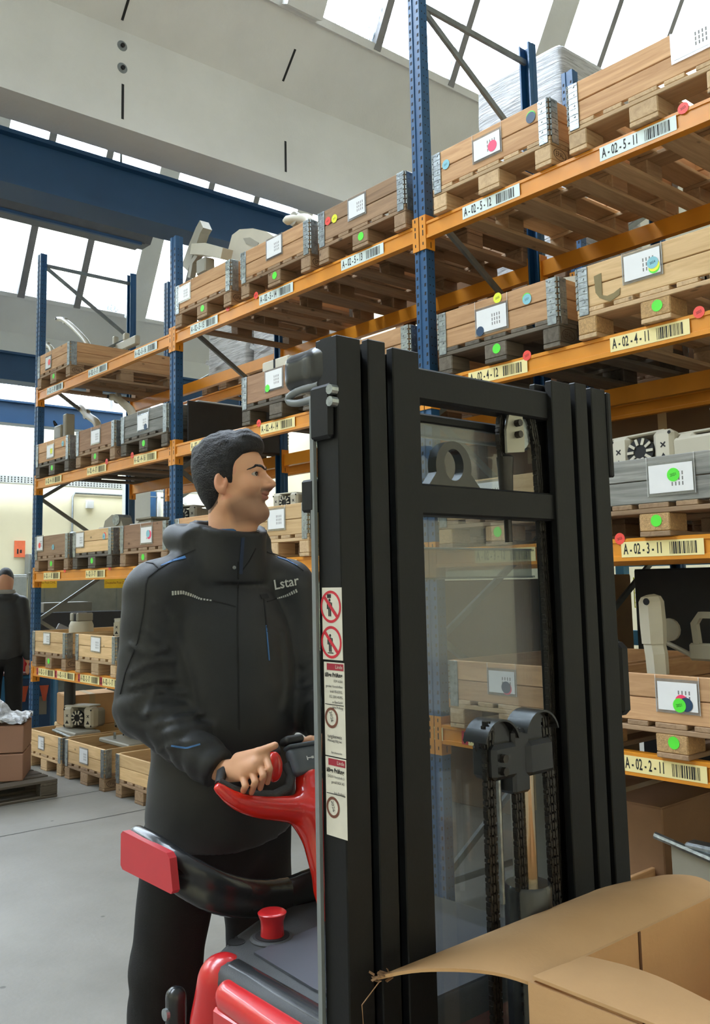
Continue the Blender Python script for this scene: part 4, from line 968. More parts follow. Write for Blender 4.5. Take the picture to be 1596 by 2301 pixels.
# ------------------------------------------------------------------ open carton on the forks
pallet(2.56, -2.62, .388, 'brown pallet on the forks beneath the large open carton', 'mid', False, False, True, None)
def carton():
    x0, x1, y0, y1, z0, z1 = 2.56, 3.30, -2.44, -1.84, .5345, 1.10
    t = thing('open_carton', 'large open cardboard box with loose flaps in the right foreground', 'cardboard box', (0, 0, 0))
    T = .006
    def wallb(name, *b): return obj(name, MB().box(*b), M_CARD, t)
    wallb('carton_wall', x0, x0+T, y0, y1, z0, z1); wallb('carton_wall', x1-T, x1, y0, y1, z0, z1)
    wallb('carton_wall', x0+T, x1-T, y0, y0+T, z0, z1); wallb('carton_wall', x0+T, x1-T, y1-T, y1, z0, z1); wallb('carton_base', x0+T, x1-T, y0+T, y1-T, z0, z0+T)
    # flap folded outwards over the mast side, torn edge, sagging a little
    P_ = []
    nu, nv = 26, 14
    for i in range(nu):
        u = i/(nu-1); row = []
        ya = y0-.0+u*(y1-y0)
        for j in range(nv):
            v = j/(nv-1)
            reach = .205*(1-.10*u) if u < .75 else .205*(.93-1.6*(u-.75)**1.5)
            ytip = y0-.125*(1-u)**2
            y = ya*(1-v)+(ytip+u*(y1-ytip))*v+.004*math.sin(9*v+5*u)
            x = x0-reach*v
            z = z1+.012*math.sin(math.pi*v)*(1+.5*math.sin(3*u))-.02*v*v*(1-u)-.01*v*v*u
            row.append((x, y, z))
        P_.append(row)
    obj('flap', MB().grid(P_, .005), M_CARD, t, smooth=50)
    # near flap folded inwards, rumpled
    P_ = []
    for i in range(26):
        u = i/25; row = []
        for j in range(8):
            v = j/7; x = x0+.01+u*(x1-x0-.02)
            dep = .10+.010*math.sin(u*13)+.015*math.sin(u*5+1)
            row.append((x+.02*v*(1-u), y0+dep*v, z1+.006+.006*math.sin(v*2)*(.7+.3*math.sin(u*7))))
        P_.append(row)
    obj('flap', MB().grid(P_, -.005), M_CARD, t, smooth=50)
    P_ = [[(x1+.16*v, y0+u*(y1-y0), z1-.05*v*v) for v in (0, .5, 1)] for u in (0, .5, 1)]
    obj('flap', MB().grid(P_, -.005), M_CARD, t)
    P_ = [[(x0+u*(x1-x0), y1+.16*v, z1-.08*v*v) for v in (0, .5, 1)] for u in (0, .5, 1)]
    obj('flap', MB().grid(P_, .005), M_CARD, t)
    # torn corner fibres and the split at the corner
    m = MB()
    rnd = random.Random(3)
    for k in range(12):
        a = Vector((x0-.20+rnd.uniform(-.01, .01), y0-.12+rnd.uniform(-.01, .02), z1-.02+rnd.uniform(-.004, .006)))
        m.strip([a, a+Vector((rnd.uniform(-.012, .0), rnd.uniform(-.02, .0), rnd.uniform(-.006, .006)))], .006, .0012)
    m.strip([(x0-.19, y0-.13, z1-.02), (x0-.2, y0-.16, z1-.05), (x0-.195, y0-.162, z1-.08)], .0012, .0012)
    obj('torn_edge', m, M_CARD2, t)
    obj('inner_seam', MB().box(x0+T, x0+T+.002, -2.15, -2.144, z0+.1, z1), plain('seam_brown', (96, 66, 44), .9), t)  # dark brown strip along the carton's inner seam
carton()
# ------------------------------------------------------------------ the man at the tiller
from mathutils.bvhtree import BVHTree
def px3(x, y, d):
    """point seen at photo pixel (x, y), d metres along the lens axis: used to read off measured positions"""
    return np.array(Vector(CAM)+d*(fw+rr*((x-PX)/F_PX)-uu*((y-PY)/F_PX)))
M_SKIN = vcol('skin', .5, .12, 500, .12)
M_HAIR = plain('dark_hair', (30, 28, 30), .55, 0, .35, 70, .6, 240, .35)
M_JACKET = plain('softshell_charcoal', (44, 45, 47), .5, 0, .1, 14, .1, 500, .35)
M_TROUS = plain('black_trousers', (30, 30, 31), .8, 0, .12, 14, .15, 300, .25)
M_PIPE = plain('blue_piping', (62, 112, 172), .5)
M_SEAM = plain('jacket_seam', (24, 24, 25), .8)
M_REFL = plain('reflective_tape', (196, 196, 192), .35, .2)
ROOT = np.array([1.35, -2.2, .2435])
def joined(name, pieces, mat, parent):
    """several solids as one mesh; pieces: (mesh, verts, colours)"""
    bm = bmesh.new(); vs = []
    for me, _ in pieces: bm.from_mesh(me)
    out = bpy.data.meshes.new(name); bm.to_mesh(out); bm.free(); out.shade_smooth()
    return out
PR = thing('person', 'man in charcoal softshell jacket steering the red stacker, looking to his left', 'person', tuple(ROOT))
HO = np.array([1.399, -2.197, 1.982]); SC = np.array([.92, .97, .97]); HY = math.radians(36.6); HR = rotm(0, math.radians(-9), HY)
def hd_loc(P): return ((P-HO)@HR)/SC
LAT = lambda Q: np.concatenate([Q[..., :1], np.abs(Q[..., 1:2]), Q[..., 2:]], -1)
def head_sdf(Q):
    A = LAT(Q)
    d = d_ell(Q, (-.014, 0, .042), (.098, .076, .084))
    d = smin(d, d_ell(Q, (.030, 0, .040), (.066, .064, .062)), .03)
    d = smin(d, d_ell(Q, (.040, 0, -.022), (.052, .058, .074)), .03)
    d = smin(d, d_cap(A, (.0, .050, -.056), (.060, .024, -.098), .025, .021), .03)
    d = smin(d, d_ell(Q, (.072, 0, -.098), (.021, .028, .022)), .02)
    d = smin(d, d_ell(A, (.062, .040, -.020), (.030, .024, .026)), .02)
    d = smax(d, -d_ell(A, (.109, .034, .009), (.027, .022, .0135)), .010)
    d = smin(d, np.linalg.norm(A-np.array([.0770, .0335, .0085]), axis=-1)-.0152, .006)
    al = A-np.array([.0880, .0350, .0078]); d = smax(d, -(np.sqrt((al[..., 0]/.020)**2+(al[..., 1]/.0185)**2+((al[..., 2]+1.5*al[..., 1]*.04)/.0066)**2)-1)*.0066, .0012)
    d = smin(d, d_cap(A, (.094, .010, .026), (.080, .044, .028), .0085, .0075), .010)
    d = smin(d, d_cap(Q, (.090, 0, .018), (.118, 0, -.022), .0075, .0100), .014)
    d = smin(d, d_ell(A, (.094, .008, -.012), (.015, .013, .018)), .008)
    d = smin(d, d_ell(Q, (.116, 0, -.026), (.0125, .0115, .0098)), .006)
    d = smin(d, d_cap(A, (.086, .018, -.020), (.098, .011, -.032), .012, .010), .010)
    d = smin(d, d_ell(A, (.104, .0130, -.029), (.0115, .0085, .0085)), .009)
    d = smin(d, d_ell(Q, (.082, 0, -.044), (.0145, .028, .018)), .012)
    d = smin(d, d_ell(Q, (.0930, 0, -.0475), (.0075, .021, .0052)), .006)
    d = smin(d, d_ell(Q, (.0905, 0, -.0580), (.0085, .018, .0062)), .006)
    gr = np.maximum(np.maximum(np.abs(A[..., 2]+.0532-7.*A[..., 1]**2)-.0011, A[..., 1]-.027), np.maximum(-(d+.0035), .05-A[..., 0])); d = smax(d, -gr, .0015)
    d = smax(d, -d_ell(Q, (.100, 0, -.073), (.008, .02, .004)), .008)
    d = smin(d, d_cap(Q, (-.030, 0, -.05), (-.052, 0, -.24), .056, .062), .035)
    d = smin(d, d_cap(Q, (.02, 0, -.10), (-.03, 0, -.22), .036, .05), .03)
    R = rotm(0, math.radians(-12), 0)
    # ears
    Re = rotm(math.radians(4), math.radians(14), math.radians(-20)); B = (A-np.array([-.010, .077, .001]))@Re
    e = d_ell(B, (0, 0, 0), (.020, .011, .032)); e = smin(e, d_ell(B, (.006, -.002, -.026), (.010, .007, .011)), .008)
    e = smax(e, -d_ell(B, (.0015, .0125, .003), (.0130, .0115, .0225)), .003)
    e = smin(e, d_cap(B, (-.005, .0, .014), (-.006, .001, -.010), .0035, .0045), .003); e = smin(e, d_ell(B, (.0125, .004, -.005), (.005, .005, .007)), .004)
    return smin(d, e, .006)
def skin_cols(V):
    Q = hd_loc(V); A = LAT(Q); n = len(V)
    c = np.tile(np.array(lin((216, 162, 128))[:3]), (n, 1)); head = Q[:, 2] > -.25
    def mix(w, rgb):
        nonlocal c
        w = np.clip(w, 0, 1)[:, None]; c = c*(1-w)+np.array(lin(rgb)[:3])*w
    x, y, z = Q[:, 0], A[:, 1], Q[:, 2]
    inh = (np.abs(Q) < .3).all(1)
    jaw = np.clip((-.026-z-.35*np.clip(.05-x, 0, 1))/.03, 0, 1)*np.clip((x+.012)/.02, 0, 1)*np.clip((z+.135)/.02, 0, 1)
    must = np.exp(-(((z+.038)/.007)**2))*(x > .07)*(y < .03)
    mix((jaw*.55+must*.6)*inh, (88, 66, 58))
    lip = ((np.abs(z+.0478) < .0052) | (np.abs(z+.0582) < .0062))*(y < .0235)*(x > .088)
    mix(lip*.6*inh, (178, 108, 100))
    mix(np.exp(-(((x-.062)/.02)**2+((y-.045)/.018)**2+((z+.02)/.018)**2))*.3*inh, (214, 136, 112))
    mix(np.exp(-(((x-.115)/.014)**2+(y/.02)**2+((z+.033)/.014)**2))*.25*inh, (206, 126, 104))
    mix(((y > .070)*(np.abs(z) < .05)*(np.abs(x) < .04))*.3*inh, (214, 134, 116))
    mix(np.exp(-(((y-.033)/.02)**2+((z-.006)/.012)**2))*(x > .06)*.22*inh, (140, 92, 76))
    scalp = (z > np.interp(x, [-.15, -.070, -.035, -.022, .004, .03, .055, .09], [-.075, -.075, -.055, .03, .04, .055, .080, .095]))*(y < .072)*1.
    mix(scalp*.8*inh, (60, 50, 48)); return c
def world_from_head(fn, lo, hi, h, it=1):
    me, V = sdf_mesh(fn, lo, hi, h, it); return me, V
me_h, Vh = sdf_mesh(head_sdf, (-.14, -.105, -.26), (.14, .105, .14), .0025, 1)
Wh = (Vh*SC)@HR.T+HO
# joints
SHR, ELR, WRR = np.array([1.345, -2.412, 1.685]), np.array([1.345, -2.435, 1.395]), px3(497, 1733, 2.215)
SHL, ELL, WRL = np.array([1.345, -1.978, 1.685]), np.array([1.36, -1.945, 1.385]), px3(748, 1652, 2.43)
HIPR, KNR, ANR = np.array([1.325, -2.305, 1.06]), np.array([1.275, -2.335, .72]), np.array([1.225, -2.345, .32])
HIPL, KNL, ANL = np.array([1.325, -2.095, 1.06]), np.array([1.335, -2.075, .72]), np.array([1.30, -2.065, .32])
def core_sdf(P):
    d = d_cap(P, (1.36, -2.2, 1.80), (1.34, -2.2, 1.62), .060, .075); d = smin(d, d_ell(P, (1.335, -2.2, 1.46), (.085, .14, .2)), .04); d = smin(d, d_ell(P, (1.335, -2.2, 1.15), (.095, .14, .16)), .08)
    for a, b, c in ((SHR, ELR, WRR), (SHL, ELL, WRL)):
        d = smin(d, d_cap(P, a, b, .05, .042), .04); d = smin(d, d_cap(P, b, c, .042, .030), .02)
    for a, b, c in ((HIPR, KNR, ANR), (HIPL, KNL, ANL)):
        d = smin(d, d_cap(P, a, b, .075, .055), .04); d = smin(d, d_cap(P, b, c, .052, .04), .02)
    return d
me_c, Vc = sdf_mesh(core_sdf, (1.14, -2.56, .25), (1.76, -1.84, 1.88), .016, 1)
def hand_sdf(W, K, PI, TI, T, rs=.0095):
    def f(P):
        d = d_cap(P, W, (K[1]+K[2])/2, .026, .022)
        for k in K: d = smin(d, d_cap(P, W*.55+k*.45, k, .017, .0118), .014)
        for i in range(4):
            q = np.minimum(d_cap(P, K[i], PI[i], .0092, .0084), d_cap(P, PI[i], TI[i], .0084, .0070)); d = smin(d, q, .0022)
        d = smin(d, d_cap(P, T[0], T[1], .0165, .0115), .012); d = smin(d, d_cap(P, T[1], T[2], .0112, .0088), .004); return d
    return f
KR = [px3(597, 1699, 2.14), px3(582, 1714, 2.13), px3(565, 1729, 2.13), px3(546, 1744, 2.135)]
PRI = [px3(606, 1727, 2.11), px3(592, 1743, 2.10), px3(574, 1757, 2.10), px3(552, 1766, 2.11)]
TRI = [px3(601, 1758, 2.145), px3(585, 1771, 2.14), px3(565, 1781, 2.14), px3(544, 1784, 2.15)]
TH = [px3(537, 1706, 2.17), px3(580, 1691, 2.14), px3(618, 1675, 2.145)]
def hmesh(f, pts, h=.0027):
    A = np.array(pts); return sdf_mesh(f, A.min(0)-.035, A.max(0)+.035, h, 1)
me_r, Vr = hmesh(hand_sdf(WRR, KR, PRI, TRI, TH), [WRR]+KR+PRI+TRI+TH)
KL = [px3(708, 1676, 2.33), px3(717, 1690, 2.34), px3(724, 1705, 2.35), px3(730, 1719, 2.36)]
PLI = [px3(704, 1703, 2.30), px3(712, 1718, 2.31), px3(720, 1730, 2.32), px3(727, 1741, 2.34)]
TLI = [px3(712, 1724, 2.34), px3(719, 1737, 2.35), px3(726, 1748, 2.36), px3(733, 1755, 2.37)]
TL = [px3(726, 1668, 2.38), px3(697, 1663, 2.34), px3(675, 1668, 2.32)]
me_l, Vl = hmesh(hand_sdf(WRL, KL, PLI, TLI, TL), [WRL]+KL+PLI+TLI+TL)
def merge(parts, name):
    Vs, Fs, o = [], [], 0
    for me, V in parts:
        n = len(me.polygons); f = np.empty(n*4, np.int32); me.loops.foreach_get('vertex_index', f); Fs.append(f.reshape(-1, 4)+o); Vs.append(V); o += len(V)
    V = np.concatenate(Vs); F = np.concatenate(Fs); me = bpy.data.meshes.new(name); me.vertices.add(len(V)); me.vertices.foreach_set('co', (V-ROOT).astype(np.float32).ravel())
    me.loops.add(F.size); me.loops.foreach_set('vertex_index', F.ravel().astype(np.int32)); me.polygons.add(len(F)); me.polygons.foreach_set('loop_start', np.arange(0, F.size, 4, dtype=np.int32)); me.polygons.foreach_set('loop_total', np.full(len(F), 4, np.int32))
    me.update(calc_edges=True); me.shade_smooth(); return me, V
me, V = merge([(me_h, Wh), (me_c, Vc), (me_r, Vr), (me_l, Vl)], 'body'); paint(me, skin_cols(V)); obj('body', me, M_SKIN, PR)
# nails
for a, b in ((PRI[i], TRI[i]) for i in range(4)): pass
# hair: cap over the skull with tousled surface, cut along the hairline
def hair_sdf(Q):
    A = LAT(Q); w = .0030*wav(Q*np.array([.6, 1, 1]), 260, 3)+.0055*wav(Q*np.array([1, .8, .6]), 110, 5)
    top = np.clip((Q[..., 2]-.05)/.08, 0, 1)
    d = d_ell(Q, (-.015, 0, .046), (.107, .085, .100))-.010*top
    d = smin(d, d_ell(Q, (.042, 0, .096), (.070, .066, .050)), .02)
    d = smin(d, d_ell(Q, (-.045, 0, -.005), (.062, .068, .085)), .03)+w*(.35+.9*top)
    x = Q[..., 0]; hl = np.interp(x, [-.15, -.070, -.035, -.022, -.008, .004, .020, .028, .040, .062, .085, .12], [-.105, -.105, -.085, .0, .018, -.005, -.012, .015, .045, .066, .074, .076])
    return smax(d, (hl-Q[..., 2])*.7, .008)
me, V = sdf_mesh(hair_sdf, (-.14, -.105, -.125), (.13, .105, .16), .0038, 1)
me.vertices.foreach_set('co', ((V*SC)@HR.T+HO-ROOT).astype(np.float32).ravel()); obj('hair', me, M_HAIR, PR)
def head_piece(name, fn, lo, hi, h, mat, par=PR):
    me, V = sdf_mesh(fn, lo, hi, h, 1); me.vertices.foreach_set('co', ((V*SC)@HR.T+HO-ROOT).astype(np.float32).ravel()); return obj(name, me, mat, par)
for s in (-1, 1):
    def brow(Q, s=s):
        y = Q[..., 1]*s; L = [(.006, .0215), (.020, .0300), (.040, .0310), (.058, .0205)]; w = [.0030, .0044, .0036, .0010]; d2 = None
        for i in range(3):
            a, b = np.array(L[i]), np.array(L[i+1]); ab = b-a; t = np.clip(((y-a[0])*ab[0]+(Q[..., 2]-a[1])*ab[1])/(ab@ab), 0, 1)
            e = np.hypot(y-a[0]-t*ab[0], Q[..., 2]-a[1]-t*ab[1])-(w[i]+(w[i+1]-w[i])*t); d2 = e if d2 is None else np.minimum(d2, e)
        return np.maximum(np.maximum(np.abs(head_sdf(Q))-.0022, d2), .04-Q[..., 0])+.0005*wav(Q, 900, 2)
    head_piece('eyebrow', brow, (.04, min(-.002*s, .066*s), .008), (.115, max(-.002*s, .066*s), .045), .0018, M_HAIR)
    c = np.array([.0770, .0335*s, .0085])
    eo = head_piece('eye', lambda Q, c=c: np.linalg.norm(Q-c, axis=-1)-.0128, c-.018, c+.018, .0022, plain('eye_white', (196, 190, 184), .25))
    lk = np.array([1., -.40, -.06]); lk /= np.linalg.norm(lk)
    head_piece('iris', lambda Q, c=c: np.maximum(np.linalg.norm(Q-c, axis=-1)-.0133, .0112-(Q-c)@lk), c-.018, c+.018, .0011, plain('brown_iris', (44, 28, 20), .2), eo)
    def lash(Q, c=c): 
        q = [(c+np.array([math.cos(a)*.0138*.7+.0035, s*math.sin(a)*.0135, .0040-.0016*abs(math.sin(a))*2])) for a in np.linspace(-1.1, 1.1, 7)]; d = None
        for i in range(6):
            e = d_cap(Q, q[i], q[i+1], .0011); d = e if d is None else np.minimum(d, e)
        return d
    head_piece('lashes', lash, c-.02, c+.02, .0013, M_HAIR)
# ------------------------------------------------------------------ jacket
def folds(P, a, b, amp, f, seed):
    """cloth folds running round a sleeve"""
    a, b = np.array(a), np.array(b); ax = (b-a)/np.linalg.norm(b-a); t = (P-a)@ax
    q = np.sin(f*t*.8+5.5*wav(P, 11, seed)+1.8*wav(P, 26, seed+1)); return amp*(1-2*np.abs(q)**.7)*(.6+.4*wav(P, 18, seed+2))
FOLDS = [[(291, 1516), (339, 1487), (391, 1482)], [(291, 1545), (344, 1530), (391, 1527)], [(307, 1566), (365, 1551), (418, 1558)], [(318, 1608), (365, 1593), (418, 1587)], [(344, 1629), (418, 1608), (454, 1603)], [(365, 1650), (444, 1629), (475, 1632)], [(328, 1608), (344, 1566), (349, 1545)], [(680, 1493), (712, 1466)], [(680, 1535), (722, 1514)], [(690, 1560), (722, 1545)], [(328, 1414), (375, 1456)], [(349, 1356), (381, 1388)], [(290, 1450), (330, 1470), (380, 1460)], [(350, 1690), (420, 1665), (480, 1668)], [(400, 1440), (430, 1520), (440, 1600)], [(640, 1420), (650, 1520), (640, 1600)]]
def crease(P):
    """measured fold lines of the cloth, as raised ridges with a valley below"""
    q = P-np.array(CAM); z = q@np.array(fw); X = PX+F_PX*(q@np.array(rr))/z; Y = PY-F_PX*(q@np.array(uu))/z; o = 0.
    for n, F_ in enumerate(FOLDS):
        best = None
        for a, b in zip(F_[:-1], F_[1:]):
            ax, ay, bx, by = *a, *b; L2 = (bx-ax)**2+(by-ay)**2; t = np.clip(((X-ax)*(bx-ax)+(Y-ay)*(by-ay))/L2, 0, 1); dx, dy = X-ax-t*(bx-ax), Y-ay-t*(by-ay); d2 = dx*dx+dy*dy
            best = d2 if best is None else np.minimum(best, d2); 
        o = o+np.exp(-best/60.)*.0085-np.exp(-best/260.)*.003
    return o
def jacket_sdf(P):
    d = d_ell(P, (1.345, -2.2, 1.50), (.150, .212, .26))
    d = smin(d, d_ell(P, (1.345, -2.2, 1.25), (.150, .200, .30)), .10)
    d = smin(d, d_ell(P, (1.335, -2.2, 1.08), (.158, .205, .22)), .08)
    for s, S in ((-1, SHR), (1, SHL)):
        d = smin(d, d_cap(P, (1.35, -2.2+s*.07, 1.758), S+np.array([0, -s*.008, .012]), .058, .074), .045)
    for k, (a, b, c) in enumerate(((SHR, ELR, WRR), (SHL, ELL, WRL))):
        u = d_cap(P, a, b, .080, .074)+folds(P, a, b, .010, 44, 11+k)*np.clip((a[2]-.14-P[..., 2])/.12, 0, 1)
        l = d_cap(P, b, b*.12+c*.88, .073, .050)+folds(P, b, c, .0065, 44, 21+k)
        cu = d_cap(P, b*.22+c*.78, b*.04+c*.96, .050, .044)
        l = np.maximum(smin(l, cu, .012), (P-(b*.02+c*.98))@((c-b)/np.linalg.norm(c-b)))
        d = smin(d, smin(u, l, .03), .028)
    d = d+.0045*wav(P*np.array([1, 1, .45]), 26, 4)+.0022*wav(P, 70, 8)
    d = d-crease(P)
    # hood and stand-up collar
    t = (1.372, -2.2, 1.835); q = P-np.array(t); th = math.radians(-14); qx = q[..., 0]*math.cos(th)+q[..., 2]*math.sin(th); qz = -q[..., 0]*math.sin(th)+q[..., 2]*math.cos(th)
    rad = np.sqrt((qx/.98)**2+(q[..., 1]/1.04)**2)
    wall = np.maximum(np.abs(rad-.088-.10*np.clip(-qz, 0, .1))-.011, np.abs(qz+.035)-.062)-.006
    d = smin(d, wall, .022)
    hood = np.sqrt((np.sqrt((q[..., 0]+.045)**2+(q[..., 1]*.92)**2)-.112)**2+((q[..., 2]+.012-.16*np.clip(-q[..., 0]-.02, -.05, .12))*.85)**2)-.034
    hood = np.maximum(hood, q[..., 0]-.055+.35*np.abs(q[..., 1]))+.004*wav(P, 42, 9)
    d = smin(d, hood, .022)
    hole = np.maximum(np.sqrt(q[..., 0]**2+q[..., 1]**2)-.078-.25*np.clip(q[..., 2]-.03, 0, .1), -.07-q[..., 2])
    d = smax(d, -hole, .010)
    return np.maximum(d, 1.05+.02*np.sin(P[..., 1]*9)-P[..., 2])
me, V = sdf_mesh(jacket_sdf, (1.10, -2.60, 1.0), (1.80, -1.80, 1.97), .0075, 1)
JB = BVHTree.FromPolygons([tuple(v) for v in V], [tuple(p.vertices) for p in me.polygons])
me.vertices.foreach_set('co', (V-ROOT).astype(np.float32).ravel())
JK = obj('jacket', me, M_JACKET, PR)
def on_cloth(pts, n=12, bvh=None, lift=.0016):
    """seam line: measured points dropped onto the cloth surface"""
    out = []; o = Vector(CAM); Pp = np.array(pts, float); L = np.linspace(0, len(Pp)-1, n)
    for t in L:
        i = min(int(t), len(Pp)-2); p = Pp[i]+(Pp[i+1]-Pp[i])*(t-i); d = Vector(px3(p[0], p[1], 1.))-o; d.normalize()
        h = (bvh or JB).ray_cast(o, d)
        if h[0] is not None: out.append((h[0]+h[1]*lift, h[1]))
    return out
def seam(name, pts, w, mat, n=14, par=None, bvh=None):
    S_ = on_cloth(pts, n, bvh)
    if len(S_) < 3: return
    m = MB(); vs = []; fs = []
    for i, (p, nr) in enumerate(S_):
        t = (S_[min(i+1, len(S_)-1)][0]-S_[max(i-1, 0)][0]).normalized(); sd = t.cross(nr).normalized(); ww = w[0]+(w[1]-w[0])*i/(len(S_)-1) if hasattr(w, '__len__') else w
        q = [p+sd*ww/2, p-sd*ww/2, p-sd*ww/2-nr*.002, p+sd*ww/2-nr*.002]; vs += [Vector(a)-Vector(ROOT) for a in q]
    for i in range(len(S_)-1):
        for k in range(4): fs.append((i*4+k, i*4+4+k, i*4+4+(k+1) % 4, i*4+(k+1) % 4))
    fs += [(0, 1, 2, 3), tuple(4*(len(S_)-1)+k for k in (3, 2, 1, 0))]
    m.add(vs, fs); return obj(name, m, mat, par or JK)
seam('piping', [(362, 1271), (388, 1260), (417, 1252)], (.003, .009), M_PIPE)
seam('piping', [(624, 1252), (645, 1259), (668, 1271)], (.008, .003), M_PIPE)
seam('piping', [(385, 1676), (420, 1681), (450, 1672)], .004, M_PIPE)
seam('zip', [(546, 1208), (543, 1250), (541, 1290)], .010, plain('navy_zip', (28, 44, 72), .5))
seam('seam', [(536, 1262), (534, 1400), (538, 1640)], .004, M_SEAM, 24)
seam('seam', [(575, 1232), (560, 1262), (542, 1285)], .003, M_SEAM)
seam('seam', [(313, 1262), (345, 1266), (357, 1278), (330, 1300), (322, 1380), (310, 1440), (282, 1510), (270, 1560)], .003, M_SEAM, 30)
seam('seam', [(357, 1278), (400, 1252), (440, 1235)], .003, M_SEAM); seam('seam', [(600, 1240), (640, 1252), (682, 1282)], .003, M_SEAM)
seam('seam', [(478, 1350), (505, 1356), (530, 1363)], .003, M_SEAM); seam('seam', [(600, 1352), (612, 1349), (622, 1345)], .003, M_SEAM)
def hatch(a, b, w0, w1, n):
    for i in range(n):
        t0, t1 = i/n, (i+.62)/n
        f = lambda t: [(a[k][0]+(a[k+1][0]-a[k][0])*(t*(len(a)-1)-k), a[k][1]+(a[k+1][1]-a[k][1])*(t*(len(a)-1)-k)) for k in [min(int(t*(len(a)-1)), len(a)-2)]][0]
        seam('reflective_bar', [f(t0), f((t0+t1)/2), f(t1)], w0+(w1-w0)*t0, M_REFL, 3)
hatch([(386, 1333), (410, 1331), (432, 1338), (450, 1346), (478, 1350)], 0, .011, .003, 16)
hatch([(622, 1345), (645, 1338), (669, 1326)], 0, .003, .011, 10)
for p in ((524, 1192), (579, 1195), (526, 1275)):
    S_ = on_cloth([p, (p[0]+1, p[1])], 2)
    if S_:
        b = obj('snap_button', MB().lathe([(.0048, 0), (.0048, .002), (.003, .003)], n=12), M_STEEL, JK, S_[0][0]-Vector(ROOT), smooth=40); b.rotation_mode = 'QUATERNION'; b.rotation_quaternion = S_[0][1].to_track_quat('Z', 'Y')
seam('pocket_flap', [(586, 1341), (594, 1340), (602, 1339)], .013, M_SEAM, 5)
seam('pocket_zip', [(594, 1347), (597, 1385), (600, 1420)], .005, M_SEAM); seam('pocket_zip', [(598, 1405), (602, 1450), (605, 1484)], .004, M_PIPE)
def cloth_print(parts, name='print'):
    pass
S_ = on_cloth([(613, 1316), (652, 1308)], 2)
if len(S_) == 2:
    o = S_[0][0]; ex = (S_[1][0]-o).normalized(); nz = S_[0][1]; nz = (nz-ex*nz.dot(ex)).normalized(); ey = nz.cross(ex); L_ = (S_[1][0]-o).length
    t = lettering('Lstar', .0315*L_/.044, M_REFL, JK, (0, 0, 0), (0, 0, 0), bold=.0005, name='logo_lettering'); t.matrix_local = Matrix(((ex.x, ey.x, nz.x, o.x-ROOT[0]+nz.x*.004), (ex.y, ey.y, nz.y, o.y-ROOT[1]+nz.y*.004), (ex.z, ey.z, nz.z, o.z-ROOT[2]+nz.z*.004), (0, 0, 0, 1)))
    m = MB().prism([(-.016, .010), (-.016, .0), (-.012, -.006), (-.004, -.008), (-.004, -.003), (-.009, -.001), (-.011, .002), (-.011, .010)][::1], 'z', 0, .0008).prism([(-.009, .010), (-.009, .004), (-.005, .002), (-.005, .006)], 'z', 0, .0008)
    g = obj('logo_mark', m, M_REFL, JK); g.matrix_local = t.matrix_local
# blue fleece collar peeping out of the jacket
for a in ((472, 1178), (585, 1178)): pass
def under_sdf(P):
    q = P-np.array((1.372, -2.2, 1.81)); return np.maximum(np.abs(np.sqrt(q[..., 0]**2+q[..., 1]**2)-.072)-.006, np.abs(q[..., 2]-.0)-.045)
me, V = sdf_mesh(under_sdf, (1.28, -2.3, 1.74), (1.47, -2.1, 1.88), .006, 1); me.vertices.foreach_set('co', (V-ROOT).astype(np.float32).ravel()); obj('inner_collar', me, plain('blue_lining', (46, 92, 140), .7), PR)
# ------------------------------------------------------------------ trousers and shoes
def trousers_sdf(P):
    d = d_ell(P, (1.33, -2.2, 1.06), (.135, .185, .16))
    for k, (a, b, c) in enumerate(((HIPR, KNR, ANR), (HIPL, KNL, ANL))):
        u = d_cap(P, a, b, .108, .090); l = d_cap(P, b, c, .090, .080)+folds(P, b, c, .004, 40, 31+k)
        d = smin(d, smin(u, l, .02), .03)
    d = d+.004*wav(P, 26, 14)
    return np.maximum(d, .31-P[..., 2])
me, V = sdf_mesh(trousers_sdf, (1.08, -2.50, .28), (1.52, -1.93, 1.20), .012, 1); me.vertices.foreach_set('co', (V-ROOT).astype(np.float32).ravel()); obj('trousers', me, M_TROUS, PR)
for c in (ANR, ANL):
    def shoe(P, c=c): return np.maximum(smin(d_cap(P, (c[0]-.02, c[1], .295), (c[0]+.13, c[1], .28), .045, .04), d_cap(P, (c[0], c[1], .30), (c[0], c[1], .36), .045, .05), .03), .2445-P[..., 2])
    me, V = sdf_mesh(shoe, (c[0]-.1, c[1]-.08, .235), (c[0]+.22, c[1]+.08, .42), .008, 1); me.vertices.foreach_set('co', (V-ROOT).astype(np.float32).ravel()); obj('shoe', me, M_BLACK, PR)
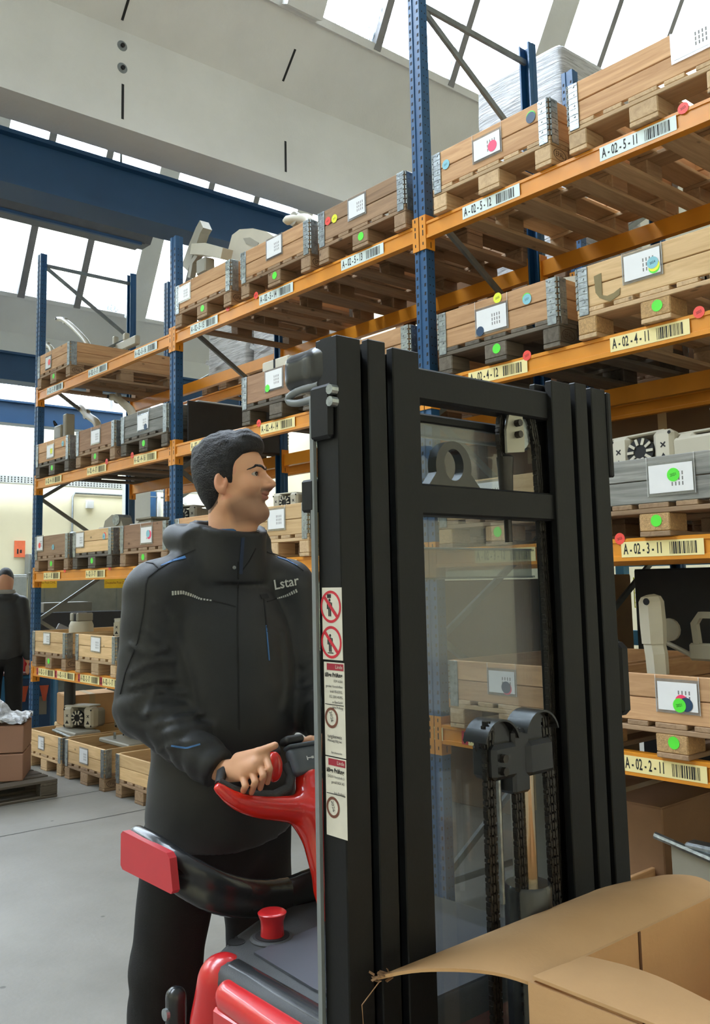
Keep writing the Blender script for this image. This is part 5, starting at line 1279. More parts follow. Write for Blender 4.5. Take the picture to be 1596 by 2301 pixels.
# ------------------------------------------------------------------ goods on the racks: beige machine housings and arms
BG = 'beige machine parts in the rack'  # pieces of unknown kind; object names are guesses from their shape
def housing(x, y, z, rz, label, s=1., mat=None, vents=True, sym=True, tilt=(0., 0.), kind=0):
    """blocky machine head: two beige cheeks round a dark fan throat, screws and warning signs"""
    m = mat or M_BEIGE; t = thing('fan_unit', label, 'machine part', (x, y, z), rz, BG); t.rotation_euler = (tilt[0], tilt[1], rz)
    obj('cheek', MB().cbox(-.15*s, -.055*s, -.05*s, .05*s, 0, .17*s, .018*s), m, t, smooth=30)
    obj('cheek', MB().cbox(.055*s, .15*s, -.05*s, .05*s, 0, .17*s, .018*s), m, t, smooth=30)
    obj('back_shell', MB().cbox(-.14*s, .14*s, .03*s, .16*s, 0, .15*s, .02*s), M_BEIGE2, t, smooth=30)
    obj('lid', MB().cbox(-.16*s, .10*s, -.02*s, .14*s, .165*s, .18*s, .006*s), m, t)
    f = MB(); f.lathe([(.062*s, -.052*s), (.062*s, -.03*s), (.03*s, -.02*s)][::-1], (0, 0, .085*s), 20, 'y'); obj('fan_throat', f, M_DARK, t, smooth=40)
    v = MB()
    for k in range(10):
        a = 2*math.pi*k/10; M = Matrix.Translation((.045*s*math.cos(a), -.054*s, .085*s+.045*s*math.sin(a))) @ Matrix.Rotation(-a, 4, 'Y'); v.obox(M, .03*s, .006*s, .012*s)
    obj('fan_vane', v, m, t)
    if sym:
        g = MB()
        for sx in (-1, 1):
            cx = .105*s*sx; g.add([(cx-.018*s, -.0506*s, .035*s), (cx+.018*s, -.0506*s, .035*s), (cx, -.0506*s, .065*s)], [(0, 1, 2)])
            M = Matrix.Translation((cx, -.0508*s, .1*s)); g.obox(M @ Matrix.Rotation(.8, 4, 'Y'), .03*s, .0006, .006*s); g.obox(M @ Matrix.Rotation(-.8, 4, 'Y'), .03*s, .0006, .006*s)
        obj('symbol', g, M_INK, t)
        g = MB()
        for sx in (-1, 1):
            for zz in (.02, .15): g.lathe([(.008*s, -.0008), (.008*s, 0)], (sx*.135*s, -.05*s, zz*s), 8, 'y')
        obj('screw', g, M_DARK, t)
    return t
def arm(pts, label, r=.035, mat=None, hole=True, base=None):
    """long rounded beige arm with an oval eye at the end"""
    m = mat or M_BEIGE; P_ = [Vector(p) for p in pts]
    if base: P_ = [Vector((P_[0].x, P_[0].y, base+r))]+P_
    t = thing('beige_casting', label, 'machine part', tuple(P_[0]), 0, BG); Q = [p-P_[0] for p in P_]
    n = len(Q); sm = [Q[0]]
    for i in range(n-1):
        for k in range(1, 7): sm.append(Q[i].lerp(Q[i+1], k/6))
    for _ in range(4): sm = [sm[0]]+[(sm[i-1]+2*sm[i]+sm[i+1])/4 for i in range(1, len(sm)-1)]+[sm[-1]]
    R_ = [r*(1.0-.25*(i/(len(sm)-1))) for i in range(len(sm))]; R_[0] = r*.6; R_[-1] = r*.5
    d = (sm[1]-sm[0]).normalized(); sm = [sm[0]-d*r*.25]+sm; R_ = [r*.25]+R_; d = (sm[-1]-sm[-2]).normalized(); sm.append(sm[-1]+d*r*.3); R_.append(r*.2)
    obj('arm', MB().tube(sm, R_, 12), m, t, smooth=60)
    i = len(sm)*2//3; obj('joint', MB().lathe([(r*1.15, -r*.5), (r*1.25, 0), (r*1.15, r*.5)], tuple(sm[i]), 16, 'y'), M_BEIGE2, t, smooth=40)
    if hole: obj('eye', MB().lathe([(r*.5, -.002), (r*.5, 0)], tuple(sm[-4]+Vector((0, -r*.92, 0))), 14, 'y'), M_DARK, t)
    return t
def W(x, y, yy): # point on the vertical plane Y = yy seen at a photo pixel
    d = px3(x, y, 1.)-np.array(CAM); return np.array(CAM)+d*((yy-CAM[1])/d[1])
# top level
arm([W(120, 792, .5), W(112, 778, .5), W(86, 766, .45)], 'small beige arm poking above the collar below the far left upright', .035, base=Z(5)+.145)
arm([W(205, 778, .75), W(165, 735, .75), W(142, 717, .75), W(126, 717, .75)], 'long beige arm rising from the top left collar', .035, base=Z(5)+.145)
g = thing('base_assembly', 'low beige frame lying behind the long arm on the top left', 'machine part', tuple(W(262, 775, .9)), 0, BG)
obj('rail', MB().cbox(-.3, .5, -.03, .03, -.1, .0, .01), M_BEIGE, g); obj('stub', MB().cbox(-.05, .0, -.03, .03, 0, .1, .01), M_BEIGE, g); obj('stub', MB().cbox(.2, .26, -.03, .03, 0, .08, .01), M_BEIGE, g)
t = thing('machine_carrier', 'tall grey machine carrier with angled column standing in the collar above label A-02-5-15', 'machine part', (SLOT[15]+.15, .45, Z(5)+.16), 0, BG)
o = np.array(t.location)
q = lambda x, y, yy=.45: tuple(W(x, y, yy)-o)
obj('column', MB().strip([q(425, 605), q(440, 560), q(455, 520), q(463, 506)], [.13, .12, .10, .10], .09, (0, 1, 0)), M_BEIGE2, t)
obj('arm', MB().strip([q(440, 562, .38), q(470, 562, .38), q(510, 572, .38)], [.09, .1, .09], .1, (0, 1, 0)), M_BEIGE, t)
obj('hook', MB().strip([q(430, 625, .42), q(436, 590, .42), q(450, 570, .42)], .05, .05, (0, 1, 0)), M_BEIGE2, t)
obj('motor', MB().cbox(*[v for p in zip(np.array(q(452, 622, .35))-(0, .05, 0), np.array(q(472, 578, .35))+(0, .05, 0)) for v in p], .01), M_BEIGE2, t)
t = thing('shell_moulding', 'large rounded beige cover with a slot standing behind label A-02-5-14', 'machine part', (SLOT[14]-.02, .6, Z(5)+.16), 0, BG); o = np.array(t.location)
q = lambda x, y, yy=.6: tuple((W(x, y, yy)-o)[[0, 2]])
pl_ = [q(514, 600), q(520, 560), q(528, 530), q(545, 517), q(575, 515), q(605, 522), q(625, 535), q(640, 560), q(640, 600)]
obj('shell', MB().prism(pl_, 'y', -.03, .25), M_BEIGE, t); sl_ = [q(545, 535, .56), q(560, 533, .56), q(580, 545, .56), q(575, 555, .56), q(552, 548, .56)]
obj('slot', MB().prism(sl_, 'y', -.034, -.03), M_BEIGE2, t)
arm([W(700, 492, .35), W(668, 492, .35), W(640, 496, .3)], 'stubby beige arm over the hinge right of label A-02-5-14', .045, None, False, Z(5)+.145)
# second level
t = housing(SLOT[12]+.62, .35, Z(4)+.30, .1, 'low flat beige cover above label A-02-4-12', 1.2, None, True, False); bpy.data.objects.remove(t.children[4]) if False else None
for c in list(t.children): bpy.data.objects.remove(c)
pl_ = [(-.27, 0), (-.29, .05), (-.27, .11), (-.2, .125), (.02, .13), (.12, .12), (.20, .08), (.30, .05), (.30, 0)]
obj('shell', MB().prism(pl_[::-1], 'y', -.12, .12), M_BEIGE, t); obj('groove', MB().box(-.125, -.115, -.122, -.118, .0, .125), M_DARK, t); obj('step', MB().prism([(.13, .115), (.3, .05), (.3, .02), (.13, .07)][::-1], 'y', -.125, -.12), M_BEIGE2, t)
for k, (dx, h) in enumerate(((.42, .2), (.62, .26))):
    b = thing('spare_bracket', ('short beige bracket left of the taller one above label A-02-4-11', 'taller beige bracket post above label A-02-4-11')[k], 'machine part', (SLOT[11]+dx, .3, Z(4)+.17), 0, BG)
    obj('plate', MB().cbox(-.05, .05, -.02, .02, 0, h, .012), M_BEIGE, b); obj('flange', MB().cbox(.03, .05, -.02, .10, 0, h*.95, .008), M_BEIGE2, b); obj('drum', MB().lathe([(.05, -.02), (.05, .05)], (.0, .08, h*.8), 14, 'y'), M_STEEL, b, smooth=40)
b = thing('shell_moulding', 'small beige cover with a dark notch on the collar above label A-02-4-14', 'machine part', tuple(W(605, 832, .05)), 0, BG)
obj('shell', MB().cbox(-.06, .25, -.02, .12, -.03, .06, .01), M_BEIGE, b); obj('notch', MB().box(.08, .1, -.022, -.02, -.02, .06), M_DARK, b)
b = thing('shell_moulding', 'grey flat cover peeping over the collar above label A-02-4-13', 'machine part', (SLOT[13]+.35, .2, Z(4)+.2), 0, BG); obj('shell', MB().cbox(-.2, .25, -.1, .1, .0, .17, .02), M_BEIGE, b); obj('knob', MB().lathe([(.02, .17), (.02, .2)], (.1, 0, 0), 10), M_BEIGE2, b)
arm([W(222, 950, .5), W(198, 935, .5), W(178, 912, .5)], 'beige arm leaning left out of the collar above label A-02-4-17', .045, base=Z(4)+.145)
arm([W(300, 925, .6), W(275, 905, .6), W(262, 893, .6), W(246, 892, .6)], 'beige forked arm rising from the grey collar above label A-02-4-16', .045, base=Z(4)+.145)
b = thing('base_assembly', 'wide pale machine frame lying in the grey collar above label A-02-4-16', 'machine part', (SLOT[16]+.3, .5, Z(4)+.24), 0, BG); obj('tray', MB().cbox(-.1, .5, -.2, .3, 0, .14, .02), M_BEIGE, b); obj('rim', MB().cbox(.0, .45, -.22, .32, .14, .17, .01), M_BEIGE2, b)
b = thing('clamp', 'small grey clamp on the corner of the collar above label A-02-4-18', 'machine part', tuple(W(138, 970, .25)), 0, BG); obj('block', MB().cbox(-.08, .1, -.05, .05, -.08, .06, .01), M_BEIGE2, b); obj('post', MB().cbox(.12, .2, -.04, .06, -.08, .16, .01), M_BEIGE2, b); obj('clip', MB().tube([(-.02, -.06, .06), (0, -.08, .1), (.04, -.07, .06)], .012, 6), M_DARK, b)
# third level
housing(SLOT[11]+.20, .16, Z(3)+.30, .06, 'beige machine head with open fan above label A-02-3-11', 1.05, None, True, True, (-.12, -.05))
t = housing(SLOT[11]+.50, .2, Z(3)+.29, -.1, 'squat beige machine head with raised flap above label A-02-3-11', 1.0, None, True, False)
obj('flap', MB().strip([(.05, -.05, .2), (.16, -.05, .235), (.19, -.05, .12), (.2, -.05, .06)], .12, .008, (0, 1, 0)), M_BEIGE2, t); obj('front_plate', MB().cbox(-.15, .13, -.075, -.05, .0, .15, .015), M_BEIGE, t)
housing(SLOT[14]+.33, .12, Z(3)+.31, .2, 'beige machine head behind the man\'s face, dark throat to the left', .75)
housing(SLOT[14]+.58, .15, Z(3)+.31, -.1, 'pale machine housing beside the mast above the third level', .7, None, True, False)
housing(SLOT[16]+.63, .25, Z(3)+.32, .3, 'grey machine head with black throat above label A-02-3-16', .9, M_BEIGE2)
b = thing('beige_casting', 'grey plate and round disc lying on the collar above label A-02-3-16', 'machine part', (SLOT[16]+.1, .12, Z(3)+.33), 0, BG); obj('plate', MB().cbox(-.08, .3, -.08, .12, .0, .03, .01), M_BEIGE2, b); obj('disc', MB().lathe([(.09, 0), (.1, .03), (.05, .05)], (.18, .25, .10), 18, 'y'), M_BEIGE, b, smooth=40)
b = thing('clamp', 'grey clamp resting on the collar above label A-02-3-17', 'machine part', (SLOT[17]+.42, .2, Z(3)+.32), .2, BG); obj('base', MB().cbox(-.2, .2, -.08, .08, .02, .05, .01), M_BEIGE2, b); obj('hump', MB().prism([(-.14, .05), (.14, .05), (.1, .13), (-.02, .16), (-.12, .11)], 'y', -.06, .06), M_BEIGE2, b); obj('drum', MB().lathe([(.05, -.07), (.05, .07)], (.05, 0, .11), 14, 'y'), M_STEEL, b, smooth=40)
b = thing('side_housing', 'dark grey box housing behind the clamp above label A-02-3-17', 'machine part', (SLOT[17]+.7, .4, Z(3)+.3), 0, BG); obj('shell', MB().cbox(-.12, .15, -.1, .1, 0, .12, .015), M_BEIGE2, b); obj('lid', MB().cbox(-.13, .16, -.11, .11, .12, .14, .005), M_BEIGE2, b)
# fourth level
for k, (dx, yy, s, lab) in enumerate(((.62, .2, .95, 'beige motor housing with dark top on the right of collar A-02-2-18'),)):
    b = thing('electric_motor', lab, 'machine part', (SLOT[18]+dx, yy, Z(2)+.27), 0, BG)
    obj('drum', MB().lathe([(.11, 0), (.115, .05), (.115, .13), (.10, .17)], n=20), M_BEIGE, b, smooth=30); obj('coil', MB().lathe([(.075, .17), (.075, .24)], n=16), M_DARK, b); obj('cage', MB().cbox(-.09, -.02, -.08, .08, .17, .25, .01), M_BEIGE2, b); obj('clip', MB().cbox(.05, .09, -.08, .08, .17, .25, .01), M_BEIGE2, b)
housing(SLOT[17]+.34, .35, Z(2)+.30, .5, 'beige machine head with screws in the collar above label A-02-2-17', .95)
housing(SLOT[17]+.68, .25, Z(2)+.29, .9, 'beige machine head with warning signs at the right of collar A-02-2-17', .9)
b = thing('pipe_elbow', 'small white elbow piece between the motor and the machine head on the lowest beam', 'machine part', tuple(W(193, 1415, .25)), 0, BG); obj('elbow', MB().tube([(-.05, 0, -.05), (0, 0, .03), (.06, 0, .02)], .035, 12), M_BEIGE, b, smooth=50); obj('ring', MB().lathe([(.04, -.012), (.04, .012)], (.06, 0, .02), 14, 'x'), M_STEEL, b)
b = thing('machine_post', 'white cylindrical post standing in the collar behind the mast chains', 'machine part', (SLOT[12]+.62, .3, Z(2)+.2), 0, BG); obj('post', MB().cbox(-.055, .055, -.05, .05, 0, .27, .02), M_BEIGE, b, smooth=30); obj('pin', MB().tube([(0, 0, .27), (0, 0, .32)], .006, 6), M_STEEL, b); obj('foot', MB().cbox(-.18, -.05, -.04, .04, .1, .15, .02), M_BEIGE, b)
t = thing('beige_casting', 'upright beige arm with an eye near its top above label A-02-2-11', 'machine part', tuple(W(1482, 1520, .25)), 0, BG); o = np.array(t.location)
_p = [tuple(W(x, y, .25)-o) for x, y in ((1480, 1515), (1476, 1470), (1470, 1440))]; obj('lower_limb', MB().tube(_p, [.050, .052, .050], 6), M_BEIGE, t)
_p = [tuple(W(x, y, .25)-o) for x, y in ((1471, 1446), (1468, 1400), (1464, 1352), (1463, 1341), (1462, 1336))]; obj('upper_limb', MB().tube(_p, [.056, .060, .058, .046, .02], 6), M_BEIGE, t)
obj('eye', MB().lathe([(.016, -.003), (.016, 0)], tuple(W(1453, 1352, .192)-o), 12, 'y'), M_DARK, t, scale=None)
b = thing('linkage', 'grey lever rod and bracket right of the upright beige arm', 'machine part', tuple(W(1580, 1470, .45)), 0, BG); o = np.array(b.location)
obj('rod', MB().tube([tuple(W(1490, 1440, .45)-o), tuple(W(1560, 1475, .45)-o)], .012, 8), M_BEIGE2, b); obj('bracket', MB().cbox(-.06, .14, -.02, .02, -.03, .05, .01), M_BEIGE2, b); obj('handle', MB().strip([(-.02, 0, .03), (-.03, 0, .14), (.0, 0, .18), (.2, 0, .18)], .03, .03, (0, 1, 0)), M_BEIGE2, b)
obj('paddle', MB().lathe([(.01, -.01), (.055, -.008), (.055, .008), (.01, .01)], tuple(W(1505, 1415, .5)-o), 16, 'y'), M_BEIGE2, b, smooth=40)
# floor level
housing(SLOT[18]+.42, .30, .36, .5, 'beige machine head standing tall in the left floor collar', 1.15); b = thing('base_assembly', 'grey mechanism plate in the left floor collar', 'machine part', (SLOT[18]+.42, .25, .30), 0, BG); obj('plate', MB().cbox(-.24, .25, -.12, .14, .0, .05, .01), M_BEIGE2, b); obj('rail', MB().tube([(-.24, -.13, .03), (.25, -.13, .0)], .012, 8), M_STEEL, b)
housing(SLOT[18]+.62, .72, .34, 1.1, 'grey machine head behind the tall one in the left floor collar', 1.0, M_BEIGE2)
housing(SLOT[17]+.42, .42, .36, .35, 'beige machine head sitting on a plate in the second floor collar', 1.05); b = thing('base_assembly', 'flat grey base plate with bolts in the second floor collar', 'machine part', (SLOT[17]+.3, .35, .31), 0, BG); obj('plate', MB().cbox(-.22, .36, -.16, .2, .0, .04, .01), M_BEIGE2, b); obj('bolt', MB().tube([(-.02, -.1, .04), (-.02, -.1, .1)], .012, 8), M_STEEL, b)
b = thing('steel_mechanism', 'pale metal mechanism plate with round holes by the carton at right', 'machine part', tuple(W(1560, 1955, .2)), 0, BG)
obj('plate', MB().cbox(-.1, .4, -.01, .01, -.22, .09, .006), M_BEIGE2, b); obj('rail', MB().tube([(-.16, -.03, .12), (.1, -.03, .07)], .016, 8), M_STEEL, b); obj('bar', MB().cbox(-.02, .4, -.04, .04, .09, .12, .01), M_STEEL, b)
for k in range(4): obj('hole', MB().lathe([(.02, -.0125), (.02, -.0105)], (-.02+k*.07, 0, -.05-.02*(k % 2)), 14, 'y'), M_DARK, b)

# added dark board standing in for the shade on the grey collar's side
b = tag(obj('shade_board', MB().cbox(-2.738, -2.722, .10, 1.0, Z(4)+.001, Z(4)+.36, .003), M_BLACK), 'added dark board standing in for shade along the gap beside label A-02-4-15', 'board')
# ------------------------------------------------------------------ goods of the back row and the corner at the left
def parcel(name, label, x, y, z, sx, sy, sz, mat, rz=0., group=None, tape=True, cat='cardboard box', tilt=(0., 0.)):
    t = thing(name, label, cat, (x, y, z), rz, group); t.rotation_euler = (tilt[0], tilt[1], rz)
    obj('box', MB().cbox(-sx/2, sx/2, -sy/2, sy/2, 0, sz, .006), mat, t)
    obj('flap', MB().box(-sx/2+.004, -.002, -sy/2+.004, sy/2-.004, sz, sz+.004), mat, t); obj('flap', MB().box(.002, sx/2-.004, -sy/2+.004, sy/2-.004, sz, sz+.004), mat, t)
    if tape: obj('tape', MB().box(-.03, .03, -sy/2-.001, sy/2+.001, sz+.004, sz+.005).box(-.03, .03, -sy/2-.0015, -sy/2, sz*.7, sz+.005), plain('packing_tape', (176, 150, 112), .3), t)
    return t
def wrapped(label, x, y, z, sx, sy, sz, mat=None):
    """stretch-wrapped block of goods: bulging, creased film over a load"""
    t = thing('wrapped_load', label, 'wrapped load', (x, y, z))
    n = 9; G_ = []
    def f(P): return d_box(P, (0, 0, sz/2), (sx/2, sy/2, sz/2), .04)+.010*wav(P, 13, int(abs(x*10)))+.004*wav(P*np.array([1, 1, 3]), 26, 5)
    me, V = sdf_mesh(f, (-sx/2-.05, -sy/2-.05, -.03), (sx/2+.05, sy/2+.05, sz+.05), .03, 1)
    obj('film', me, mat or M_WRAP, t); obj('film_tail', MB().strip([(-sx/2, -sy/2-.02, sz*.2), (-sx/4, -sy/2-.03, sz*.12), (0, -sy/2-.02, sz*.16)], .05, .002, (0, 1, 0)), mat or M_WRAP, t)
    return t
SB = {n: SLOT[n] for n in SLOT}
BACK = []
def back(lv, n, kind, label, h=.75, mat=None, w=.8, d=1.0):
    pallet(SB[n], 1.49, Z(lv), 'back-row pallet under %s' % label, 'mid', False, False, False, 'pallets of the back row')
    if kind == 'w': wrapped(label, SB[n]+.4, 1.49+.55, Z(lv)+.150, w, d, h, mat)
    else: parcel('carton', label, SB[n]+.4, 1.49+.55, Z(lv)+.145, w, d, h, mat or M_CARD2, 0, 'cartons of the back row')
back(5, 13, 'w', 'film-wrapped load behind the tall middle upright', 1.62, None, .80, .95)
for x, w, lab in ((-4.38, .76, 'film-wrapped load behind the top beam left of label A-02-5-15'), (-3.58, .68, 'second film-wrapped load behind the top beam, beside the first')):
    wrapped(lab, x, 2.0, Z(5)+.150, w, .9, 1.1)
    pallet(x-.4, 1.49, Z(5), 'back-row pallet under '+lab.split(' behind')[0]+' %d' % round(-x), 'mid', False, False, False, 'pallets of the back row')
for lv, n, lab, h in ((5, 11, 'dark carton at the top of the back row', .5), (5, 14, 'top carton behind label A-02-5-14', .4), (4, 11, 'second-level carton of the back row on the right', .72), (4, 12, 'second-level carton behind label A-02-4-12', .72), (4, 13, 'second-level carton behind the mast', .72), (4, 14, 'second-level carton behind label A-02-4-14', .7), (3, 11, 'third-level carton of the back row on the right', .7), (3, 12, 'third-level carton behind the mast crossbar', .7), (3, 13, 'third-level carton hidden behind the mast side', .7), (3, 14, 'third-level carton behind the man', .7), (4, 10, 'second-level carton at the right end', .72), (3, 10, 'third-level carton at the right end', .72)):
    back(lv, n, 'c', lab, h, M_CARD2 if n % 2 else plain('cardboard_dull', (110, 84, 62), .85, 0, .1, 4, .08, 90, .2))
M_DKCARD = plain('cardboard_dull', (110, 84, 62)); M_GRCARD = plain('grey_carton', (120, 116, 108), .8, 0, .06)
M_CHAR = plain('shade_charcoal', (52, 52, 54), .9)
# stock behind the lowest two levels; charcoal stacks stand in for the shade
for k, (x, y, z, sx, sy, sz, m, lab) in enumerate((
    (.64, 2.15, .0, .98, .8, 1.75, M_CHAR, 'tall shade-dark stack behind the mast window'),
    (-.36, 1.95, .0, .4, .5, 1.72, M_CARD, 'stack of pale cartons behind the tall upright'),
    (1.70, 2.15, .0, .98, .8, 1.35, M_CHAR, 'added shade-dark stack behind the upright beige arm'),
    (2.46, 2.15, .0, .5, .9, 1.7, M_CHAR, 'large added shade-dark stack at the far right'),
    (-1.55, 2.15, .0, 1.7, .8, 1.7, M_DKCARD, 'wide dull carton block behind the man'),
    (1.55, 1.95, 1.36, .5, .4, .3, M_CARD2, 'brown carton with arrow print behind the upright arm'),
    (.75, .75, .0, .65, .7, .62, M_CARD2, 'brown carton on the floor behind the chains'),
    (.35, .55, .0, .3, .4, .72, M_GRCARD, 'grey upright carton on the floor behind the mast'))):
    parcel('carton', lab, x, y, z, sx, sy, sz, m, 0, None, k > 4)
t = thing('light_blue_shelf', 'light blue steel shelf frame in the shade behind the right bay', 'shelf', (.45, 3.25, 0))
M_LB = plain('light_blue_paint', (74, 150, 196), .5)
for x in (-1.35, 1.6): obj('post', MB().box(x-.04, x+.04, -.04, .04, 0, 1.95), M_LB, t)
for z in (1.85, 1.2): obj('rail', MB().box(-1.31, 1.56, -.03, .03, z-.06, z+.06), M_LB, t); obj('shelf_board', MB().box(-1.31, 1.56, .03, .6, z-.03, z), M_DKCARD, t)
for x in (-.2, .15): obj('paper_tag', MB().box(x, x+.15, -.032, -.03, 1.83, 1.88), M_PAPER, t)
cg = thing('wire_basket', 'yellow wire basket hanging on the light blue shelf', 'basket', (-.75, 3.17, 1.45))
mb = MB()
for k in range(12): mb.box(k*.04, k*.04+.006, -.003, .003, 0, .25)
obj('wires', mb, M_YEL, cg)['kind'] = 'stuff'
mb = MB()
for k in range(7): mb.box(0, .446, -.003, .003, k*.04, k*.04+.006)
obj('cross_wires', mb, M_YEL, cg)['kind'] = 'stuff'
# ------------------------------------------------------------------ left corner: parcel bench, cables, signs, extinguisher, second man
RZ = math.radians(64)
def at(x, y, d, z=None):
    p = px3(x, y, d); return (p[0], p[1], p[2] if z is None else z)
t = thing('packing_bench', 'dark packing bench with a long black rail behind the left rack bay', 'bench', at(190, 1400, 12.2, 0), RZ)
obj('top', MB().cbox(-.75, .9, -.3, .45, .88, .92, .01), M_DARK, t); obj('rail', MB().cbox(-.75, .9, -.36, -.32, 1.08, 1.40, .01), M_BLACK, t)
for x in (-.7, .85): obj('leg', MB().box(x-.03, x+.03, -.3, -.24, 0, 1.10), M_BRACE, t); obj('upright', MB().box(x-.03, x+.03, .38, .44, 0, 2.1), M_BRACE, t)
parcel('parcel', 'white parcel below the tilted grey one', *at(140, 1400, 12.4, .921), .5, .36, .30, plain('white_box', (206, 204, 198), .7), RZ+.2, None, False, 'parcel')
pg = parcel('parcel', 'grey parcel lying on the packing bench with white labels on top', *at(142, 1400, 12.4, 1.228), .66, .42, .28, M_GRCARD, RZ+.35, None, False, 'parcel')
obj('shipping_label', MB().box(-.28, .28, -.17, .17, .284, .287), M_PAPER, pg)
d = parcel('parcel', 'grey carton with a black round hole leaning behind the left upright', *at(132, 1452, 11.4, .93), .3, .06, .3, plain('pale_grey_card', (150, 150, 152), .7), RZ+.2, None, False, 'parcel', (0, .45))
obj('round_hole', MB().lathe([(.05, -.002), (.05, 0)], (.05, -.031, .15), 18, 'y'), M_DARK, d)
tag(obj('wooden_stool', MB().cbox(-.2, .2, -.2, .2, .84, .875, .01).box(-.18, -.14, -.18, -.14, 0, .84).box(.14, .18, -.18, -.14, 0, .84).box(-.18, -.14, .14, .18, 0, .84).box(.14, .18, .14, .18, 0, .84), M_DKCARD, None, at(132, 1452, 11.4, 0), (0, 0, RZ)), 'wooden stool under the carton with the round hole', 'stool')
cabn = cabinet('grey metal cabinet behind the packing bench signs', *at(215, 1400, 13.6, 0)[:2], 1.9, .6, 1.95)
cabn.rotation_euler = (0, 0, RZ-math.pi/2)
for k, (x, lab) in enumerate(((100, 'yellow parcel sign at the left of the packing bench'), (262, 'yellow parcel sign half hidden behind the man\'s shoulder'))):
    s_ = thing('parcel_sign', lab, 'sign', at(x, 1311, 13.0), RZ, 'yellow parcel signs'); obj('plate', MB().box(-.17, .17, -.005, .005, -.065, .065), plain('post_yellow', (240, 190, 30), .5), s_); lettering('Deutsche Post DHL', .05, plain('post_red', (150, 60, 20), .6), s_, (0, -.006, .01), align='CENTER', sx=.75); obj('stand', MB().box(-.01, .01, -.004, .004, -at(x, 1311, 13.0)[2]+.001, -.065), M_BRACE, s_)
cb = thing('cable_bundle', 'black cables dangling below the third beam beside the man', 'cable', (-3.9, 1.045, 1.776))
for k, (a, b, c, m) in enumerate((((0, 0, 0), (-.16, .02, -.25), (-.05, 0, -.62), M_DARK), ((.03, 0, .0), (.0, .02, -.3), (.02, 0, -.7), M_YEL), ((.08, 0, .0), (.16, .02, -.3), (.06, 0, -.75), M_DARK))):
    P_ = [Vector(a).lerp(Vector(b), i/6).lerp(Vector(b).lerp(Vector(c), i/6), i/6) for i in range(7)]; obj('cable', MB().tube(P_, .008, 6), plain('dull_cable', (70, 66, 50), .7) if k == 1 else m, cb, smooth=60)
cb = thing('cable_bundle', 'black cables hanging under the lowest beam by the floor collars', 'cable', (-4.5, 1.045, .848))
for k in range(4):
    a, b, c = Vector((.05*k, 0, 0)), Vector((-.25+.15*k, .05, -.4)), Vector((.1*k-.1, 0, -.45-.03*k)); P_ = [a.lerp(b, i/8).lerp(b.lerp(c, i/8), i/8) for i in range(9)]; obj('cable', MB().tube(P_, .007, 6), M_DARK, cb, smooth=60)
parcel('carton', 'brown carton on the floor boxes behind the black padded post', *at(195, 1560, 9.3, .34), .5, .4, .3, M_CARD, RZ+.3); parcel('carton', 'flat cream carton under the brown one behind the black post', *at(195, 1560, 9.3, .0), .6, .5, .335, plain('cream_card', (196, 168, 122), .8), RZ+.1)
pp = thing('black_post', 'black padded post under the lowest beam of the left bay', 'post', at(157, 1560, 9.0, 0)); obj('pad', MB().lathe([(.055, .35), (.055, .80)], n=16), M_BLACK, pp, smooth=40); obj('pole', MB().lathe([(.025, 0), (.025, .93)], n=12), M_STEEL, pp, smooth=40)
# blue tool cabinet
t = thing('tool_cabinet', 'blue tool cabinet behind the far left upright', 'cabinet', at(50, 1560, 10.6, 0), RZ)
M_TB = plain('tool_blue', (28, 96, 140), .45)
obj('body', MB().cbox(-.75, .38, -.4, .4, .0, .74, .015), M_TB, t); obj('top', MB().cbox(-.77, .40, -.42, .42, .74, .77, .008), plain('brown_top', (110, 70, 66), .7), t)
obj('door', MB().cbox(-.1, .34, -.415, -.4, .05, .70, .008), plain('tool_blue_dark', (22, 62, 104), .45), t)
for x in (.05, .27): obj('handle', MB().prism([(x-.05, .62), (x+.05, .62), (x+.02, .45), (x-.01, .45)], 'y', -.44, -.42), plain('handle_orange', (190, 80, 50), .5), t)
obj('notice', MB().box(.16, .30, -.422, -.418, .3, .5), M_GRCARD, t)
# fire extinguisher on the cabinet
t = thing('fire_extinguisher', 'red fire extinguisher standing on the blue tool cabinet', 'fire extinguisher', (-6.28, .42, .7702)); M_FE = plain('extinguisher_red', (176, 22, 34), .25, 0, .04, 5, 0, 60, .5, .3)
t.location = at(60, 1510, 10.45, .7705)
obj('cylinder', MB().lathe([(.075, 0), (.08, .02), (.08, .40), (.065, .45), (.03, .47)], n=22), M_FE, t, smooth=40); obj('valve', MB().lathe([(.022, .47), (.022, .53), (.03, .535)], n=12), M_STEEL, t, smooth=40)
obj('lever', MB().box(-.02, .1, -.012, .012, .53, .55).box(-.02, .09, -.012, .012, .56, .575), M_FE, t); obj('hose', MB().tube([(-.03, 0, .54), (-.10, 0, .58), (-.14, 0, .45), (-.12, 0, .2)], .014, 8), M_DARK, t, smooth=60)
lb_ = obj('label_plate', MB().box(-.045, .045, -.083, -.079, .08, .30), M_PAPER, t); obj('pictogram', MB().box(-.03, -.008, -.084, -.083, .1, .28), M_INK, lb_)
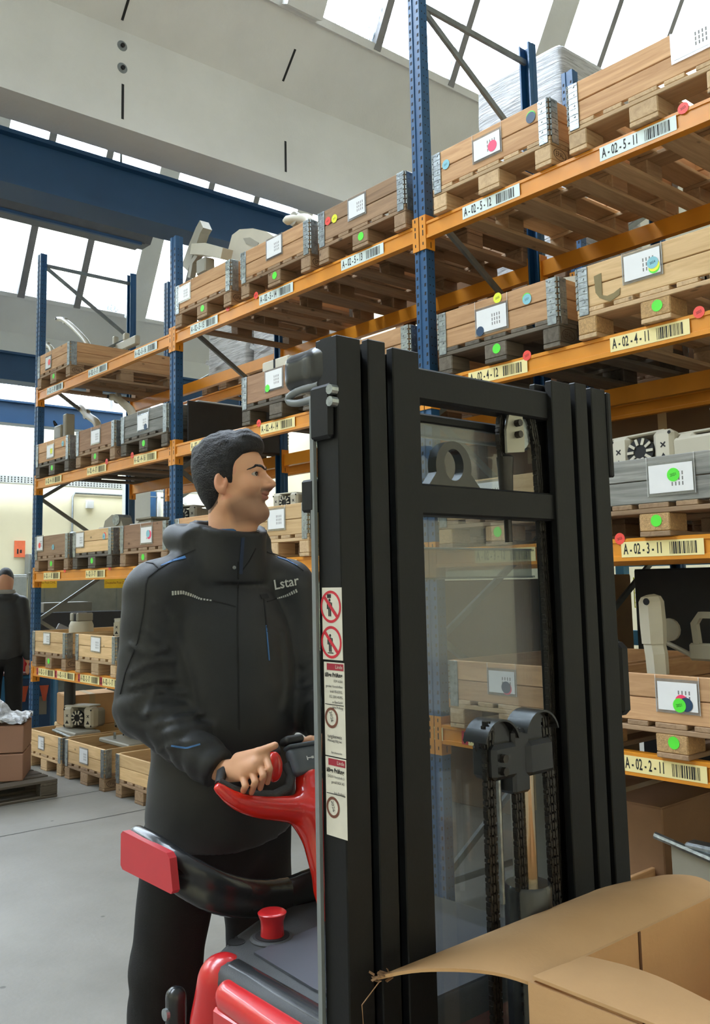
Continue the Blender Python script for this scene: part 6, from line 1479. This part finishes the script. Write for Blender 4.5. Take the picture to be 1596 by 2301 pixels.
# cartons wrapped on a pallet at the left edge
pallet(-4.76, -1.60, .0005, 'dark pallet on the floor at the left edge carrying wrapped cartons', 'dark', False, False, False, None)
for (k, dz, lab) in ((0, .146, 'bottom wrapped brown carton at the left edge'), (1, .372, 'upper wrapped brown carton at the left edge')):
    c_ = parcel('carton', lab, -4.44, -.79, dz, .5, .6, .215, plain('carton_mauve', (150, 112, 92), .7, 0, .06, 4), -.5, 'wrapped cartons at the left edge')
t = thing('plastic_wrap', 'crumpled clear film over the wrapped cartons at the left edge', 'film', (-4.44, -.79, .594), -.5)
rnd = random.Random(5); P_ = [[(-.26+.52*i/20, -.31+.62*j/20, .005+.05*rnd.random()+.34*math.exp(-((i-9)**2+(j-6)**2)/45)) for j in range(21)] for i in range(21)]
obj('film', MB().grid(P_), M_WRAP, t)
# second man by the cabinet
R2 = np.array(at(8, 1500, 9.7, 0.))
p2 = thing('person', 'man in a dark hooded work jacket standing at the left edge', 'person', tuple(R2))
def p2b(P):
    d = d_cap(P, (0, 0, 1.55), (.02, 0, 1.78), .06, .085); d = smin(d, d_ell(P, (0, 0, 1.3), (.11, .17, .3)), .05); d = smin(d, d_ell(P, (.02, 0, 1.80), (.095, .075, .115)), .03)
    for s in (-1, 1): d = smin(d, d_cap(P, (0, .1*s, .95), (0, .12*s, .1), .075, .05), .04); d = smin(d, d_cap(P, (0, .2*s, 1.52), (.03, .25*s, .95), .045, .035), .04); d = smin(d, d_ell(P, (.04, .25*s, .85), (.035, .025, .06)), .02)
    return d
me, V = sdf_mesh(p2b, (-.25, -.4, .02), (.25, .4, 1.98), .018, 1); paint(me, np.tile(np.array(lin((190, 140, 112))[:3]), (len(V), 1))); obj('body', me, M_SKIN, p2)
def p2j(P):
    d = d_ell(P, (0, 0, 1.32), (.15, .21, .34)); d = smin(d, d_ell(P, (0, 0, 1.08), (.15, .2, .2)), .06)
    for s in (-1, 1): d = smin(d, d_cap(P, (0, .17*s, 1.56), (.03, .26*s, 1.0), .075, .06), .04)
    d = smin(d, np.sqrt((np.sqrt((P[..., 0]+.02)**2+P[..., 1]**2)-.10)**2+(P[..., 2]-1.62)**2)-.045, .03)+.004*wav(P, 30, 4); return np.maximum(d, .93-P[..., 2])
me, V = sdf_mesh(p2j, (-.3, -.42, .9), (.3, .42, 1.75), .014, 1); jk2 = obj('jacket', me, M_JACKET, p2)
obj('hood_lining', MB().lathe([(.085, 1.62), (.11, 1.66), (.10, 1.70), (.07, 1.70)], n=18), plain('grey_hood', (140, 138, 134), .9), p2, smooth=60)
me, V = sdf_mesh(lambda P: np.minimum(d_cap(P, (0, .1, .95), (0, .12, .1), .1, .075), smin(d_cap(P, (0, -.1, .95), (0, -.12, .1), .1, .075), d_ell(P, (0, 0, 1.0), (.13, .18, .12)), .03)), (-.2, -.3, .02), (.2, .3, 1.15), .018, 1); obj('trousers', me, M_TROUS, p2)
obj('hair', sdf_mesh(lambda P: np.maximum(d_ell(P, (.0, 0, 1.82), (.105, .085, .12)), 1.80-P[..., 2]), (-.14, -.12, 1.75), (.14, .12, 1.98), .012)[0], M_HAIR, p2)
for s in (-1, 1): obj('shoe', MB().cbox(-.09, .17, .12*s-.045, .12*s+.045, 0.001, .09, .03), M_BLACK, p2)
for k in range(2): obj('reflective_bar', MB().box(.0, .09, -.2, -.198, 1.42+.03*k, 1.43+.03*k), M_REFL, p2)
p2.rotation_euler = (0, 0, -.5)
